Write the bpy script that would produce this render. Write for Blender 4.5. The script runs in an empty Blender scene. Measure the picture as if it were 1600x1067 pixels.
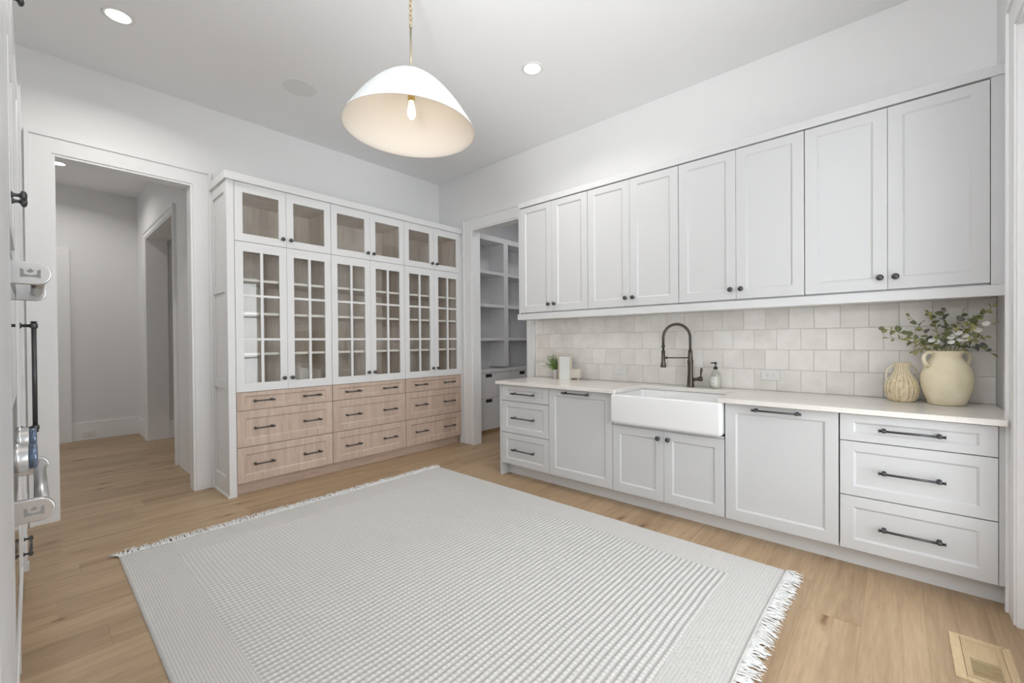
import bpy, bmesh, math, random
from mathutils import Vector, Matrix
random.seed(7)
sc = bpy.context.scene
COL = sc.collection
PI = math.pi

# ---------------------------------------------------------------- camera, world, lights, exposure
cam_d = bpy.data.cameras.new('camera')
cam = bpy.data.objects.new('camera', cam_d); COL.objects.link(cam)
R_ = Vector((0.74553455, 0.66642177, -0.00776316)); U_ = Vector((0.00093585, 0.01060141, 0.99994337))
F_ = Vector((-0.66646633, 0.74549959, -0.00728004)); C_ = Vector((4.6165, -3.69427, 1.29936))
m = Matrix((( R_.x, U_.x, -F_.x, C_.x), (R_.y, U_.y, -F_.y, C_.y), (R_.z, U_.z, -F_.z, C_.z), (0, 0, 0, 1)))
cam.matrix_world = m
cam_d.sensor_fit = 'HORIZONTAL'; cam_d.sensor_width = 36.0
cam_d.lens = 36.0 * 670.54 / 1600.0
cam_d.shift_y = 4.39 / 1600.0
cam_d.clip_start = 0.02; cam_d.clip_end = 100
sc.camera = cam

wd = bpy.data.worlds.new('sky'); sc.world = wd; wd.use_nodes = True
wn = wd.node_tree.nodes; wn['Background'].inputs[0].default_value = (0.86, 0.93, 1.0, 1); wn['Background'].inputs[1].default_value = 1.0

def area(name, loc, direction, sx, sy, power, color=(1, 1, 1), spread=180):
    l = bpy.data.lights.new(name, 'AREA'); l.shape = 'RECTANGLE'; l.size = sx; l.size_y = sy
    l.energy = power; l.color = color; l.spread = math.radians(spread)
    o = bpy.data.objects.new(name, l); COL.objects.link(o); o.location = loc
    o.rotation_euler = Vector(direction).to_track_quat('-Z', 'Y').to_euler()
    return o
area('patio_daylight', (5.75, -1.68, 1.35), (-1, 0, .28), 2.3, 2.4, 93, (0.95, 0.975, 1.0))
area('kitchen_fill', (4.2, -7.35, 1.7), (0, 1, 0.15), 5.2, 2.3, 16, (0.96, 0.98, 1.0))  # added fill behind the camera, no window built there
area('ceiling_bounce_fill', (4.2, -4.30, 1.9), (-1.5, .22, 1.0), 1.0, 1.0, 66, (0.985, 0.99, 1.0), 150)  # added unseen fill that brightens the ceiling, not a fitting of the room
area('kitchen_bounce_fill', (4.3, -5.0, 2.0), (0, .2, 1), 1.2, 1.2, 75, (0.97, 0.985, 1.0))  # second added fill, bounced off the ceiling out of view
area('hall_fill', (-1.9, -5.6, 1.8), (0, 1, 0.0), 2.4, 2.4, 11, (0.95, 0.975, 1.0))  # added fill inside the hall, no window behind it
area('side_room_fill', (-2.0, 0.7, 2.9), (0, 0, -1), 1.2, 1.2, 6, (0.97, 0.98, 1.0))  # added fill facing down, the side room has no window
area('pantry_fill', (1.3, 0.95, 3.36), (0, 0, -1), 0.5, 0.5, 7, (0.98, 0.99, 1.0))  # added fill for the pantry, no fitting modelled
sc.view_settings.view_transform = 'Standard'
sc.view_settings.look = 'None'
sc.view_settings.gamma = 1.0
sc.view_settings.exposure = 0.12
sc.view_settings.use_curve_mapping = False

# ---------------------------------------------------------------- materials
def mat(name, color, rough=0.5, metal=0.0, spec=0.5, **kw):
    mt = bpy.data.materials.new(name); mt.use_nodes = True
    b = mt.node_tree.nodes['Principled BSDF']
    b.inputs['Base Color'].default_value = (*color, 1); b.inputs['Roughness'].default_value = rough
    b.inputs['Metallic'].default_value = metal; b.inputs['Specular IOR Level'].default_value = spec
    for k, v in kw.items(): b.inputs[k.replace('_', ' ')].default_value = v
    return mt
def N(mt, typ, **kw):
    n = mt.node_tree.nodes.new(typ)
    for k, v in kw.items():
        if k in n.inputs: n.inputs[k].default_value = v
        else: setattr(n, k, v)
    return n
def L(mt, a, b): mt.node_tree.links.new(a, b)
def BS(mt): return mt.node_tree.nodes['Principled BSDF']
def ramp(mt, fac, stops):
    r = N(mt, 'ShaderNodeValToRGB'); L(mt, fac, r.inputs[0]); e = r.color_ramp.elements
    e[0].position, e[0].color = stops[0][0], (*stops[0][1], 1)
    e[1].position, e[1].color = stops[-1][0], (*stops[-1][1], 1)
    for p, c in stops[1:-1]:
        x = e.new(p); x.color = (*c, 1)
    return r
def coords(mt, scale, jitter=True):
    tc = N(mt, 'ShaderNodeTexCoord'); mp = N(mt, 'ShaderNodeMapping'); mp.inputs['Scale'].default_value = scale
    if jitter:
        oi = N(mt, 'ShaderNodeObjectInfo'); mu = N(mt, 'ShaderNodeMath', operation='MULTIPLY'); mu.inputs[1].default_value = 37.0
        L(mt, oi.outputs['Random'], mu.inputs[0])
        ad = N(mt, 'ShaderNodeVectorMath', operation='ADD'); L(mt, tc.outputs['Object'], ad.inputs[0]); L(mt, mu.outputs[0], ad.inputs[1])
        L(mt, ad.outputs[0], mp.inputs['Vector']); return mp.outputs[0], oi.outputs['Random']
    L(mt, tc.outputs['Object'], mp.inputs['Vector']); return mp.outputs[0], None
def mul_color(mt, a, b, f=1.0):
    x = N(mt, 'ShaderNodeMix', data_type='RGBA', blend_type='MULTIPLY'); x.inputs[0].default_value = f
    L(mt, a, x.inputs[6]); L(mt, b, x.inputs[7]); return x.outputs[2]
def bump(mt, h, strength, dist):
    b = N(mt, 'ShaderNodeBump'); b.inputs['Strength'].default_value = strength; b.inputs['Distance'].default_value = dist
    L(mt, h, b.inputs['Height']); L(mt, b.outputs[0], BS(mt).inputs['Normal'])

def paint(name, c, rough, spec=0.5):
    mt = mat(name, c, rough, spec=spec)
    v, _ = coords(mt, (60, 60, 60), False)
    n = N(mt, 'ShaderNodeTexNoise', Scale=3.0, Detail=2.0); L(mt, v, n.inputs['Vector'])
    bump(mt, n.outputs[0], 0.04, 0.002)
    return mt
M = {}
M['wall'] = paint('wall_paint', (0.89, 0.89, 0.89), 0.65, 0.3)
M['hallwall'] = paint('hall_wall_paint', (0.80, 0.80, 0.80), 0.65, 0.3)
M['ceil'] = paint('ceiling_paint', (0.90, 0.90, 0.90), 0.85, 0.2)
M['trim'] = paint('trim_paint', (0.86, 0.86, 0.865), 0.35)
M['cab'] = paint('grey_cabinet_paint', (0.625, 0.628, 0.635), 0.38)
M['cab2'] = paint('pale_moulding_paint', (0.67, 0.672, 0.678), 0.4)
M['toe'] = paint('toe_kick_paint', (0.80, 0.805, 0.815), 0.45)
M['white'] = paint('white_cabinet_paint', (0.80, 0.80, 0.805), 0.35)
M['shelfpaint'] = paint('pantry_paint', (0.72, 0.72, 0.73), 0.45)
M['dark'] = mat('unlit_opening_paint', (0.02, 0.02, 0.022), 0.8)  # near-black colour standing for the unlit depth of openings
M['gap'] = mat('outlet_slot_dark', (0.10, 0.10, 0.105), 0.8)  # flat dark colour of the outlet slots

def wood(name, stops, scale, gs, rough, knots=False, vary=0.12, bumpd=0.0006):
    mt = mat(name, stops[0][1], rough)
    v, rnd = coords(mt, scale)
    n1 = N(mt, 'ShaderNodeTexNoise', Scale=gs, Detail=6.0, Roughness=0.6, Distortion=0.6); L(mt, v, n1.inputs['Vector'])
    r = ramp(mt, n1.outputs[0], stops)
    n2 = N(mt, 'ShaderNodeTexNoise', Scale=gs * 9, Detail=3.0); L(mt, v, n2.inputs['Vector'])
    r2 = ramp(mt, n2.outputs[0], [(0.3, (0.90, 0.89, 0.88)), (0.7, (1.05, 1.05, 1.05))])
    col = mul_color(mt, r.outputs[0], r2.outputs[0])
    r3 = ramp(mt, rnd, [(0.0, (1 - vary, 1 - vary * 1.15, 1 - vary * 1.35)), (0.5, (1, 1, 1)), (1.0, (1 + vary * 0.35, 1 + vary * 0.3, 1 + vary * 0.25))])
    col = mul_color(mt, col, r3.outputs[0])
    if knots:
        tc = N(mt, 'ShaderNodeTexCoord'); ad = N(mt, 'ShaderNodeVectorMath', operation='ADD')
        mu = N(mt, 'ShaderNodeMath', operation='MULTIPLY'); mu.inputs[1].default_value = 91.0; L(mt, rnd, mu.inputs[0])
        L(mt, tc.outputs['Object'], ad.inputs[0]); L(mt, mu.outputs[0], ad.inputs[1])
        mp = N(mt, 'ShaderNodeMapping'); mp.inputs['Scale'].default_value = (4.2, 1.9, 1.0); L(mt, ad.outputs[0], mp.inputs['Vector'])
        nn = N(mt, 'ShaderNodeTexNoise', Scale=3.0, Detail=3.0); L(mt, mp.outputs[0], nn.inputs['Vector'])
        va = N(mt, 'ShaderNodeVectorMath', operation='MULTIPLY_ADD'); va.inputs[1].default_value = (0.25, 0.5, 0.25)
        L(mt, nn.outputs['Color'], va.inputs[0]); L(mt, mp.outputs[0], va.inputs[2])
        vo = N(mt, 'ShaderNodeTexVoronoi', voronoi_dimensions='2D', Scale=0.62); L(mt, va.outputs[0], vo.inputs['Vector'])
        kr = ramp(mt, vo.outputs['Distance'], [(0.0, (0.36, 0.28, 0.22)), (0.022, (0.55, 0.45, 0.37)), (0.05, (0.86, 0.81, 0.76)), (0.13, (1, 1, 1))])
        col = mul_color(mt, col, kr.outputs[0])
        wv = N(mt, 'ShaderNodeTexWave', bands_direction='X'); wv.inputs['Scale'].default_value = 1.1; wv.inputs['Distortion'].default_value = 14.0; wv.inputs['Detail'].default_value = 3.0; wv.inputs['Detail Scale'].default_value = .8
        mw = N(mt, 'ShaderNodeMapping'); mw.inputs['Scale'].default_value = (5.0, 0.55, 1.0); L(mt, ad.outputs[0], mw.inputs['Vector']); L(mt, mw.outputs[0], wv.inputs['Vector'])
        wr = ramp(mt, wv.outputs['Fac'], [(0.0, (.95, .94, .93)), (.2, (1.0, 1.0, 1.0)), (1.0, (1.02, 1.02, 1.02))])
        col = mul_color(mt, col, wr.outputs[0])
    L(mt, col, BS(mt).inputs['Base Color'])
    bump(mt, n2.outputs[0], 0.25, bumpd)
    return mt
M['floor'] = wood('floor_oak', [(0.22, (0.31, 0.20, 0.115)), (0.42, (0.42, 0.295, 0.18)), (0.58, (0.475, 0.34, 0.212)), (0.78, (0.53, 0.395, 0.255))], (9.0, 0.7, 9.0), 1.25, 0.42, True, 0.12)
M['ventwood'] = wood('vent_oak', [(0.3, (0.60, 0.45, 0.26)), (0.7, (0.68, 0.53, 0.33))], (9, 1.2, 9), 1.6, 0.5)
M['oak'] = wood('washed_oak', [(0.28, (0.53, 0.40, 0.325)), (0.5, (0.62, 0.485, 0.40)), (0.72, (0.69, 0.565, 0.475))], (14, 14, 0.9), 1.5, 0.5, False, 0.05)
M['oakh'] = wood('washed_oak_horizontal', [(0.28, (0.53, 0.40, 0.325)), (0.5, (0.62, 0.485, 0.40)), (0.72, (0.69, 0.565, 0.475))], (14, 0.9, 14), 1.5, 0.5, False, 0.05)
M['veneer'] = wood('cabinet_interior_veneer', [(0.3, (0.72, 0.62, 0.53)), (0.5, (0.83, 0.735, 0.645)), (0.7, (0.90, 0.82, 0.735))], (6, 6, 0.6), 1.3, 0.55, False, 0.05)
M['shelfedge'] = mat('maple_shelf', (0.90, 0.85, 0.78), 0.5)
M['metal'] = mat('gunmetal', (0.10, 0.10, 0.105), 0.34, 0.85)
M['bronze'] = mat('oil_rubbed_bronze', (0.125, 0.11, 0.095), 0.28, 0.9)
M['hingem'] = mat('hinge_metal', (0.15, 0.15, 0.15), 0.4, 0.8)
M['brass'] = mat('aged_brass', (0.62, 0.47, 0.20), 0.32, 0.9)
M['rod'] = mat('antique_brass_rod', (0.50, 0.44, 0.32), 0.35, 0.9)
M['steel'] = mat('brushed_steel', (0.66, 0.66, 0.665), 0.3, 1.0)
M['steel2'] = mat('satin_steel', (0.42, 0.42, 0.42), 0.4, 1.0)
M['blackglass'] = mat('oven_glass', (0.02, 0.02, 0.022), 0.04)
M['knobreflect'] = mat('knob_cap', (0.16, 0.21, 0.30), 0.12, 0.5)  # steel cap, its bluish reflection put into the base colour
M['porcelain'] = mat('fireclay', (0.86, 0.86, 0.865), 0.12, 0, 0.6, Coat_Weight=0.4)
M['plastic'] = mat('white_plastic', (0.78, 0.77, 0.75), 0.35)
M['spk'] = mat('speaker_grille', (0.82, 0.82, 0.82), 0.8)
M['shade'] = mat('lamp_shade_enamel', (0.80, 0.83, 0.84), 0.55)
M['shadein'] = mat('lamp_shade_inside', (0.66, 0.62, 0.57), 0.8, spec=.2)
M['black'] = mat('black_plastic', (0.02, 0.02, 0.02), 0.35)
M['grout'] = mat('tile_grout', (0.62, 0.585, 0.54), 0.9)

def glass(name, tint, base=0.012, rough=0.0):
    mt = bpy.data.materials.new(name); mt.use_nodes = True; nt = mt.node_tree; nt.nodes.clear()
    out = nt.nodes.new('ShaderNodeOutputMaterial'); mx = nt.nodes.new('ShaderNodeMixShader')
    tr = nt.nodes.new('ShaderNodeBsdfTransparent'); tr.inputs[0].default_value = (*tint, 1)
    gl = nt.nodes.new('ShaderNodeBsdfGlossy'); gl.inputs['Roughness'].default_value = rough
    lw = nt.nodes.new('ShaderNodeLayerWeight'); lw.inputs[0].default_value = 0.5
    pw = nt.nodes.new('ShaderNodeMath'); pw.operation = 'POWER'; pw.inputs[1].default_value = 4.0; nt.links.new(lw.outputs['Facing'], pw.inputs[0])
    a = nt.nodes.new('ShaderNodeMath'); a.operation = 'MULTIPLY_ADD'; a.inputs[1].default_value = 0.8; a.inputs[2].default_value = base + .04
    nt.links.new(pw.outputs[0], a.inputs[0]); nt.links.new(a.outputs[0], mx.inputs[0])
    nt.links.new(tr.outputs[0], mx.inputs[1]); nt.links.new(gl.outputs[0], mx.inputs[2]); nt.links.new(mx.outputs[0], out.inputs[0])
    return mt
M['glass'] = glass('clear_glass', (0.96, 0.97, 0.97))
M['bottle'] = glass('bottle_glass', (0.93, 0.94, 0.92), 0.05)

# zellige tile
t = mat('zellige_tile', (0.72, 0.695, 0.66), 0.22)
v, rnd = coords(t, (7, 7, 7))
n = N(t, 'ShaderNodeTexNoise', Scale=1.2, Detail=4.0); L(t, v, n.inputs['Vector'])
r = ramp(t, n.outputs[0], [(0.3, (0.80, 0.77, 0.73)), (0.55, (0.87, 0.84, 0.80)), (0.75, (0.90, 0.88, 0.85))])
r2 = ramp(t, rnd, [(0.0, (0.93, 0.92, 0.91)), (1.0, (1.04, 1.04, 1.045))])
L(t, mul_color(t, r.outputs[0], r2.outputs[0]), BS(t).inputs['Base Color'])
bump(t, n.outputs[0], 0.35, 0.006)
M['tile'] = t
# quartz
t = mat('quartz', (0.74, 0.70, 0.66), 0.2)
v, rnd = coords(t, (1, 1, 1), False)
n = N(t, 'ShaderNodeTexNoise', Scale=110.0, Detail=2.0); L(t, v, n.inputs['Vector'])
n2 = N(t, 'ShaderNodeTexNoise', Scale=3.0, Detail=5.0); L(t, v, n2.inputs['Vector'])
r = ramp(t, n.outputs[0], [(0.3, (0.75, 0.72, 0.68)), (0.65, (0.82, 0.79, 0.755))])
r2 = ramp(t, n2.outputs[0], [(0.35, (0.96, 0.955, 0.95)), (0.65, (1.03, 1.03, 1.03))])
L(t, mul_color(t, r.outputs[0], r2.outputs[0]), BS(t).inputs['Base Color'])
M['quartz'] = t
# rug yarn
def yarn(name, a, b, s=220):
    t = mat(name, a, 0.95, spec=0.1); v, _ = coords(t, (1, 1, 1), False)
    n = N(t, 'ShaderNodeTexNoise', Scale=s, Detail=2.0); L(t, v, n.inputs['Vector'])
    r = ramp(t, n.outputs[0], [(0.35, a), (0.65, b)]); L(t, r.outputs[0], BS(t).inputs['Base Color']); return t
M['rug'] = yarn('rug_yarn', (0.60, 0.585, 0.56), (0.70, 0.69, 0.67), 260)
t = mat('rug_weave', (.6, .6, .6), .95, spec=.1)
an = N(t, 'ShaderNodeAttribute', attribute_name='tone'); v, _ = coords(t, (1, 1, 1), False)
n = N(t, 'ShaderNodeTexNoise', Scale=300.0, Detail=2.0); L(t, v, n.inputs['Vector'])
r = ramp(t, an.outputs['Fac'], [(0.0, (.44, .43, .415)), (.45, (.60, .59, .572)), (1.0, (.76, .75, .735))]); r2 = ramp(t, n.outputs[0], [(.35, (.93, .93, .93)), (.65, (1.06, 1.06, 1.06))])
L(t, mul_color(t, r.outputs[0], r2.outputs[0]), BS(t).inputs['Base Color']); M['rugw'] = t
M['fringe'] = yarn('fringe_yarn', (0.80, 0.80, 0.80), (0.88, 0.88, 0.87))
# pottery
t = mat('cream_pottery', (0.75, 0.68, 0.5), 0.6); v, _ = coords(t, (1, 1, 1), False)
n = N(t, 'ShaderNodeTexNoise', Scale=14.0, Detail=5.0); L(t, v, n.inputs['Vector'])
r = ramp(t, n.outputs[0], [(0.3, (0.82, 0.72, 0.50)), (0.7, (0.90, 0.82, 0.62))]); L(t, r.outputs[0], BS(t).inputs['Base Color'])
bump(t, n.outputs[0], 0.2, 0.003); M['pottery'] = t
t = mat('wicker', (0.62, 0.5, 0.3), 0.7); v, _ = coords(t, (1, 1, 1), False)
n = N(t, 'ShaderNodeTexNoise', Scale=40.0, Detail=3.0); L(t, v, n.inputs['Vector'])
r = ramp(t, n.outputs[0], [(0.3, (0.66, 0.50, 0.28)), (0.6, (0.84, 0.72, 0.50)), (0.75, (0.88, 0.80, 0.62))]); L(t, r.outputs[0], BS(t).inputs['Base Color'])
M['wicker'] = t
M['wickerb'] = mat('wicker_pale', (0.84, 0.76, 0.58), 0.7)
def leafm(name, a, b):
    t = mat(name, a, 0.6, spec=0.3); oi = N(t, 'ShaderNodeObjectInfo'); r = ramp(t, oi.outputs['Random'], [(0, a), (1, b)])
    L(t, r.outputs[0], BS(t).inputs['Base Color']); return t
M['leaf'] = leafm('eucalyptus_leaf', (0.17, 0.20, 0.10), (0.34, 0.34, 0.15))
M['leafy'] = leafm('young_leaf', (0.42, 0.41, 0.14), (0.56, 0.54, 0.25))
M['leafg'] = leafm('grey_leaf', (0.14, 0.145, 0.14), (0.24, 0.25, 0.22))
M['petal'] = mat('white_seed_disc', (0.82, 0.80, 0.76), 0.6)
M['stem'] = mat('stem', (0.33, 0.30, 0.10), 0.6)
M['fern'] = leafm('bright_leaf', (0.10, 0.22, 0.04), (0.22, 0.38, 0.08))
t = mat('bushy_leaf', (0.12, 0.25, 0.05), 0.55); v, _ = coords(t, (1, 1, 1), False)
n = N(t, 'ShaderNodeTexNoise', Scale=45.0, Detail=1.0); L(t, v, n.inputs['Vector'])
r = ramp(t, n.outputs[0], [(0.3, (0.05, 0.12, 0.03)), (0.5, (0.15, 0.29, 0.05)), (0.7, (0.38, 0.48, 0.16))]); L(t, r.outputs[0], BS(t).inputs['Base Color'])
M['fern'] = t
M['potm'] = mat('grey_pot', (0.55, 0.52, 0.48), 0.7)
M['book1'] = mat('beige_book_cover', (0.66, 0.62, 0.58), 0.6)
M['book2'] = mat('white_book_cover', (0.78, 0.79, 0.77), 0.6)
M['page'] = mat('book_pages', (0.66, 0.58, 0.44), 0.8)
M['ceramic'] = mat('oatmeal_ceramic', (0.68, 0.63, 0.55), 0.5)
M['label'] = mat('bottle_label', (0.86, 0.86, 0.83), 0.5)
M['soap'] = mat('liquid_soap', (0.86, 0.84, 0.76), 0.3)
M['grey'] = mat('emblem_grey', (0.30, 0.30, 0.30), 0.4)
def emit(name, c, s):
    t = mat(name, c, 0.5); BS(t).inputs['Emission Color'].default_value = (*c, 1); BS(t).inputs['Emission Strength'].default_value = s; return t
M['lampon'] = emit('downlight_lens', (1, 0.99, 0.97), 6)
M['bulb'] = emit('bulb_glow', (1.0, 0.90, 0.72), 9)
M['filament'] = emit('filament', (1.0, 0.85, 0.6), 40)
M['ext'] = mat('patio_ground', (0.5, 0.5, 0.48), 0.9)

# ---------------------------------------------------------------- mesh helpers
def NB(): return bmesh.new()
def box(bm, x0, x1, y0, y1, z0, z1):
    vs = [bm.verts.new(p) for p in ((x0, y0, z0), (x1, y0, z0), (x1, y1, z0), (x0, y1, z0), (x0, y0, z1), (x1, y0, z1), (x1, y1, z1), (x0, y1, z1))]
    for f in ((3, 2, 1, 0), (4, 5, 6, 7), (0, 1, 5, 4), (1, 2, 6, 5), (2, 3, 7, 6), (3, 0, 4, 7)): bm.faces.new([vs[i] for i in f])
    return bm
def B(*a):
    bm = NB(); box(bm, *a); return bm
def basis(d):
    d = Vector(d).normalized(); a = Vector((0, 0, 1)) if abs(d.z) < 0.9 else Vector((1, 0, 0))
    u = d.cross(a).normalized(); return u, d.cross(u).normalized()
def tube(bm, pts, r, n=10, cap=True, closed=False):
    pts = [Vector(p) for p in pts]; rs = r if isinstance(r, (list, tuple)) else [r] * len(pts); rings = []
    u = None
    for i, p in enumerate(pts):
        a = pts[(i - 1) % len(pts)] if (i or closed) else p; b = pts[(i + 1) % len(pts)] if (i < len(pts) - 1 or closed) else p
        d = (b - a).normalized()
        if u is None: u, w = basis(d)
        else:
            u = (u - d * u.dot(d)).normalized(); w = d.cross(u).normalized()
        rings.append([bm.verts.new(p + (u * math.cos(2 * PI * k / n) + w * math.sin(2 * PI * k / n)) * rs[i]) for k in range(n)])
    m_ = len(rings)
    for i in range(m_ if closed else m_ - 1):
        A, Bq = rings[i], rings[(i + 1) % m_]
        for k in range(n):
            f = bm.faces.new((A[k], A[(k + 1) % n], Bq[(k + 1) % n], Bq[k])); f.smooth = True
    if cap and not closed:
        bm.faces.new(rings[0][::-1]); bm.faces.new(rings[-1])
    return bm
def lathe(bm, prof, c=(0, 0, 0), n=32, axis='z', capb=True, capt=True, rib=None):
    c = Vector(c); rings = []
    for r, z in prof:
        ring = []
        for k in range(n):
            a = 2 * PI * k / n; rr = max(r, 1e-4) * (rib(a, z) if rib else 1)
            p = (rr * math.cos(a), rr * math.sin(a), z)
            if axis == 'y': p = (p[0], -p[2], p[1])
            if axis == 'x': p = (p[2], p[0], p[1])
            ring.append(bm.verts.new(c + Vector(p)))
        rings.append(ring)
    for A, Bq in zip(rings, rings[1:]):
        for k in range(n):
            f = bm.faces.new((A[k], A[(k + 1) % n], Bq[(k + 1) % n], Bq[k])); f.smooth = True
    if capb: bm.faces.new(rings[0][::-1])
    if capt: bm.faces.new(rings[-1])
    return bm
def obj(name, bm, m_, parent=None, bevel=0, seg=2, loc=None, kind=None, mesh=None):
    if mesh is None:
        bmesh.ops.recalc_face_normals(bm, faces=bm.faces)
        me = bpy.data.meshes.new(name); bm.to_mesh(me); bm.free(); me.materials.append(m_)
    else: me = mesh
    o = bpy.data.objects.new(name, me); COL.objects.link(o)
    if parent: o.parent = parent
    if loc: o.location = loc
    if kind: o['kind'] = kind
    if bevel:
        b = o.modifiers.new('bevel', 'BEVEL'); b.width = bevel; b.segments = seg; b.limit_method = 'ANGLE'; b.angle_limit = math.radians(40)
    return o
def empty(name, loc, rz, label, cat, group=None):
    o = bpy.data.objects.new(name, None); COL.objects.link(o); o.location = loc; o.rotation_euler = (0, 0, rz); o.empty_display_size = 0.1
    return tag(o, label, cat, group)
def tag(o, label, cat, group=None):
    o['label'] = label; o['category'] = cat
    if group: o['group'] = group
    return o
def struct(name, bm, m_, bevel=0, loc=None):
    return obj(name, bm, m_, None, bevel, kind='structure', loc=loc)

def rings_face(bm, loops):
    L_ = [[bm.verts.new(p) for p in lp] for lp in loops]
    for A, Bq in zip(L_, L_[1:]):
        for k in range(4): bm.faces.new((A[k], A[(k + 1) % 4], Bq[(k + 1) % 4], Bq[k]))
    return L_
def rect(x0, x1, z0, z1, y): return ((x0, y, z0), (x1, y, z0), (x1, y, z1), (x0, y, z1))
def shaker(x0, x1, z0, z1, sl=.058, sr=None, st=None, sb=None, depth=.009, t=.02):
    """front at y=0 facing -y, body to y=+t; recessed panel with sloping inner edge"""
    sr = sl if sr is None else sr; st = sl if st is None else st; sb = sl if sb is None else sb
    bm = NB(); c = .010
    Ls = rings_face(bm, [rect(x0, x1, z0, z1, t), rect(x0, x1, z0, z1, 0.0), rect(x0 + sl, x1 - sr, z0 + sb, z1 - st, 0),
                         rect(x0 + sl + c, x1 - sr - c, z0 + sb + c, z1 - st - c, depth)])
    bm.faces.new(Ls[-1]); bm.faces.new(Ls[0][::-1]); return bm
def frame(x0, x1, z0, z1, sl, st, sb, t=.022):
    bm = NB()
    Ls = rings_face(bm, [rect(x0, x1, z0, z1, t), rect(x0, x1, z0, z1, 0.0), rect(x0 + sl, x1 - sl, z0 + sb, z1 - st, 0), rect(x0 + sl, x1 - sl, z0 + sb, z1 - st, t)])
    A, Bq = Ls[-1], Ls[0]
    for k in range(4): bm.faces.new((A[k], A[(k + 1) % 4], Bq[(k + 1) % 4], Bq[k]))
    return bm
KN = None
def knob_mesh():
    global KN
    if KN is None:
        bm = NB()
        lathe(bm, [(.009, 0), (.009, .003), (.005, .007), (.0048, .016), (.008, .019), (.0145, .022), (.0155, .026), (.013, .031), (.007, .034), (.001, .0345)], n=20, axis='y', capt=False)
        bmesh.ops.recalc_face_normals(bm, faces=bm.faces)
        KN = bpy.data.meshes.new('knob'); bm.to_mesh(KN); bm.free(); KN.materials.append(M['metal'])
    return KN
def knob(parent, x, z, y=0.0):
    o = obj('knob', None, None, parent, mesh=knob_mesh(), loc=(x, y, z)); o.scale = (1.15, 1.05, 1.15); return o
PULLS = {}
def pull(parent, x, z, length, vert=False, proj=.034, r=.0062, y=0.0, mt='metal', name='pull_handle'):
    key = (round(length, 3), vert, proj, r, mt)
    if key not in PULLS:
        bm = NB(); h = length / 2; e = min(.022, h * .18)
        def P(s, yy): return (0, yy, s) if vert else (s, yy, 0)
        tube(bm, [P(-h, -proj), P(h, -proj)], r, 10)
        for s in (-1, 1):
            tube(bm, [P(s * (h - e), 0), P(s * (h - e), -.004), P(s * (h - e), -.007), P(s * (h - e), -proj)], [r * 1.7, r * 1.6, r * .85, r * .85], 10)
            for q in (h - e,):
                tube(bm, [P(s * (q - 1.6 * r), -proj), P(s * (q - r), -proj), P(s * (q + r), -proj), P(s * (q + 1.6 * r), -proj)], [r * 1.05, r * 1.55, r * 1.55, r * 1.05], 12)
            tube(bm, [P(s * (h - .004), -proj), P(s * (h + .001), -proj)], r * 1.35, 12)
        bmesh.ops.recalc_face_normals(bm, faces=bm.faces)
        me = bpy.data.meshes.new(name); bm.to_mesh(me); bm.free(); me.materials.append(M[mt]); PULLS[key] = me
    return obj(name, None, None, parent, mesh=PULLS[key], loc=(x, y, z))

# ---------------------------------------------------------------- the room shell
H = 3.419
# floor base and planks
fb = NB()
box(fb, -3.75, 5.3, -5.9, 1.9, -.06, -.012); box(fb, 0, 7.6, -7.6, -5.9, -.06, -.012); box(fb, 5.3, 7.6, -5.9, -3.0, -.06, -.012)
floor = struct('floor', fb, M['floor'])
PW = .2185
seam0 = 4.717
k0 = int(math.floor((-3.65 - seam0) / PW)); k1 = int(math.ceil((5.10 - seam0) / PW))
for k in range(k0, k1):
    xa = seam0 + k * PW; xb = xa + PW
    y = -5.9 if False else -5.4 - random.random() * 1.2
    cuts = []
    if k == -2: cuts = [-5.4, -3.6, -1.22, .75, 1.85]
    elif k == -1: cuts = [-5.4, -4.1, -2.3, -.25, 1.85]
    elif k == 0: cuts = [-5.4, -3.2, -1.9, .2, 1.85]
    else:
        yy = -5.4; cuts = [yy]; yy += random.uniform(.5, 2.0)
        while yy < 1.6:
            cuts.append(yy); yy += random.uniform(1.3, 2.3)
        cuts.append(1.85)
    for ya, yb in zip(cuts, cuts[1:]):
        if xb < -.0 and ya > -1.0: continue
        g = .0001
        w, l = (PW - g * 2) / 2, (yb - ya) / 2 - g
        bm = B(-w, w, -l, l, -.012, 0)
        o = obj('plank', bm, M['floor'], floor, loc=((xa + xb) / 2, (ya + yb) / 2, 0))
        bv = o.modifiers.new('bevel', 'BEVEL'); bv.width = .0005; bv.segments = 1
# ceiling
cb_ = NB(); box(cb_, -3.75, 5.3, -5.9, 1.9, H, H + .1); box(cb_, 0, 7.6, -7.6, -5.9, H, H + .1); box(cb_, 5.3, 7.6, -5.9, -3.0, H, H + .1)
struct('ceiling', cb_, M['ceil'])
# wall A (left) with cased opening
w = NB(); box(w, -.11, 0, -5.9, -3.586, 0, H); box(w, -.11, 0, -3.586, -2.738, 2.703, H); box(w, -.11, 0, -2.738, 0, 0, H)
struct('wall_left', w, M['wall'])
w = NB(); box(w, 0, .652, 0, .11, 0, H); box(w, .652, 1.564, 0, .11, 2.703, H); box(w, 1.564, 5.16, 0, .11, 0, H)
wall_back = struct('wall_back', w, M['wall'])
w = NB(); box(w, 5.05, 5.16, -.751, 0, 0, H); box(w, 5.05, 5.16, -2.619, -.751, 2.701, H); box(w, 5.05, 5.16, -3.2, -2.619, 0, H)
struct('wall_right', w, M['wall'])
struct('wall_front', B(-.11, 3.62, -4.47, -4.36, 0, H), M['wall'])
w = NB(); box(w, 0, 7.6, -7.6, -7.5, 0, H); box(w, 7.5, 7.6, -7.5, -3.2, 0, H); box(w, 5.05, 7.5, -3.2, -3.1, 0, H)
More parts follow.
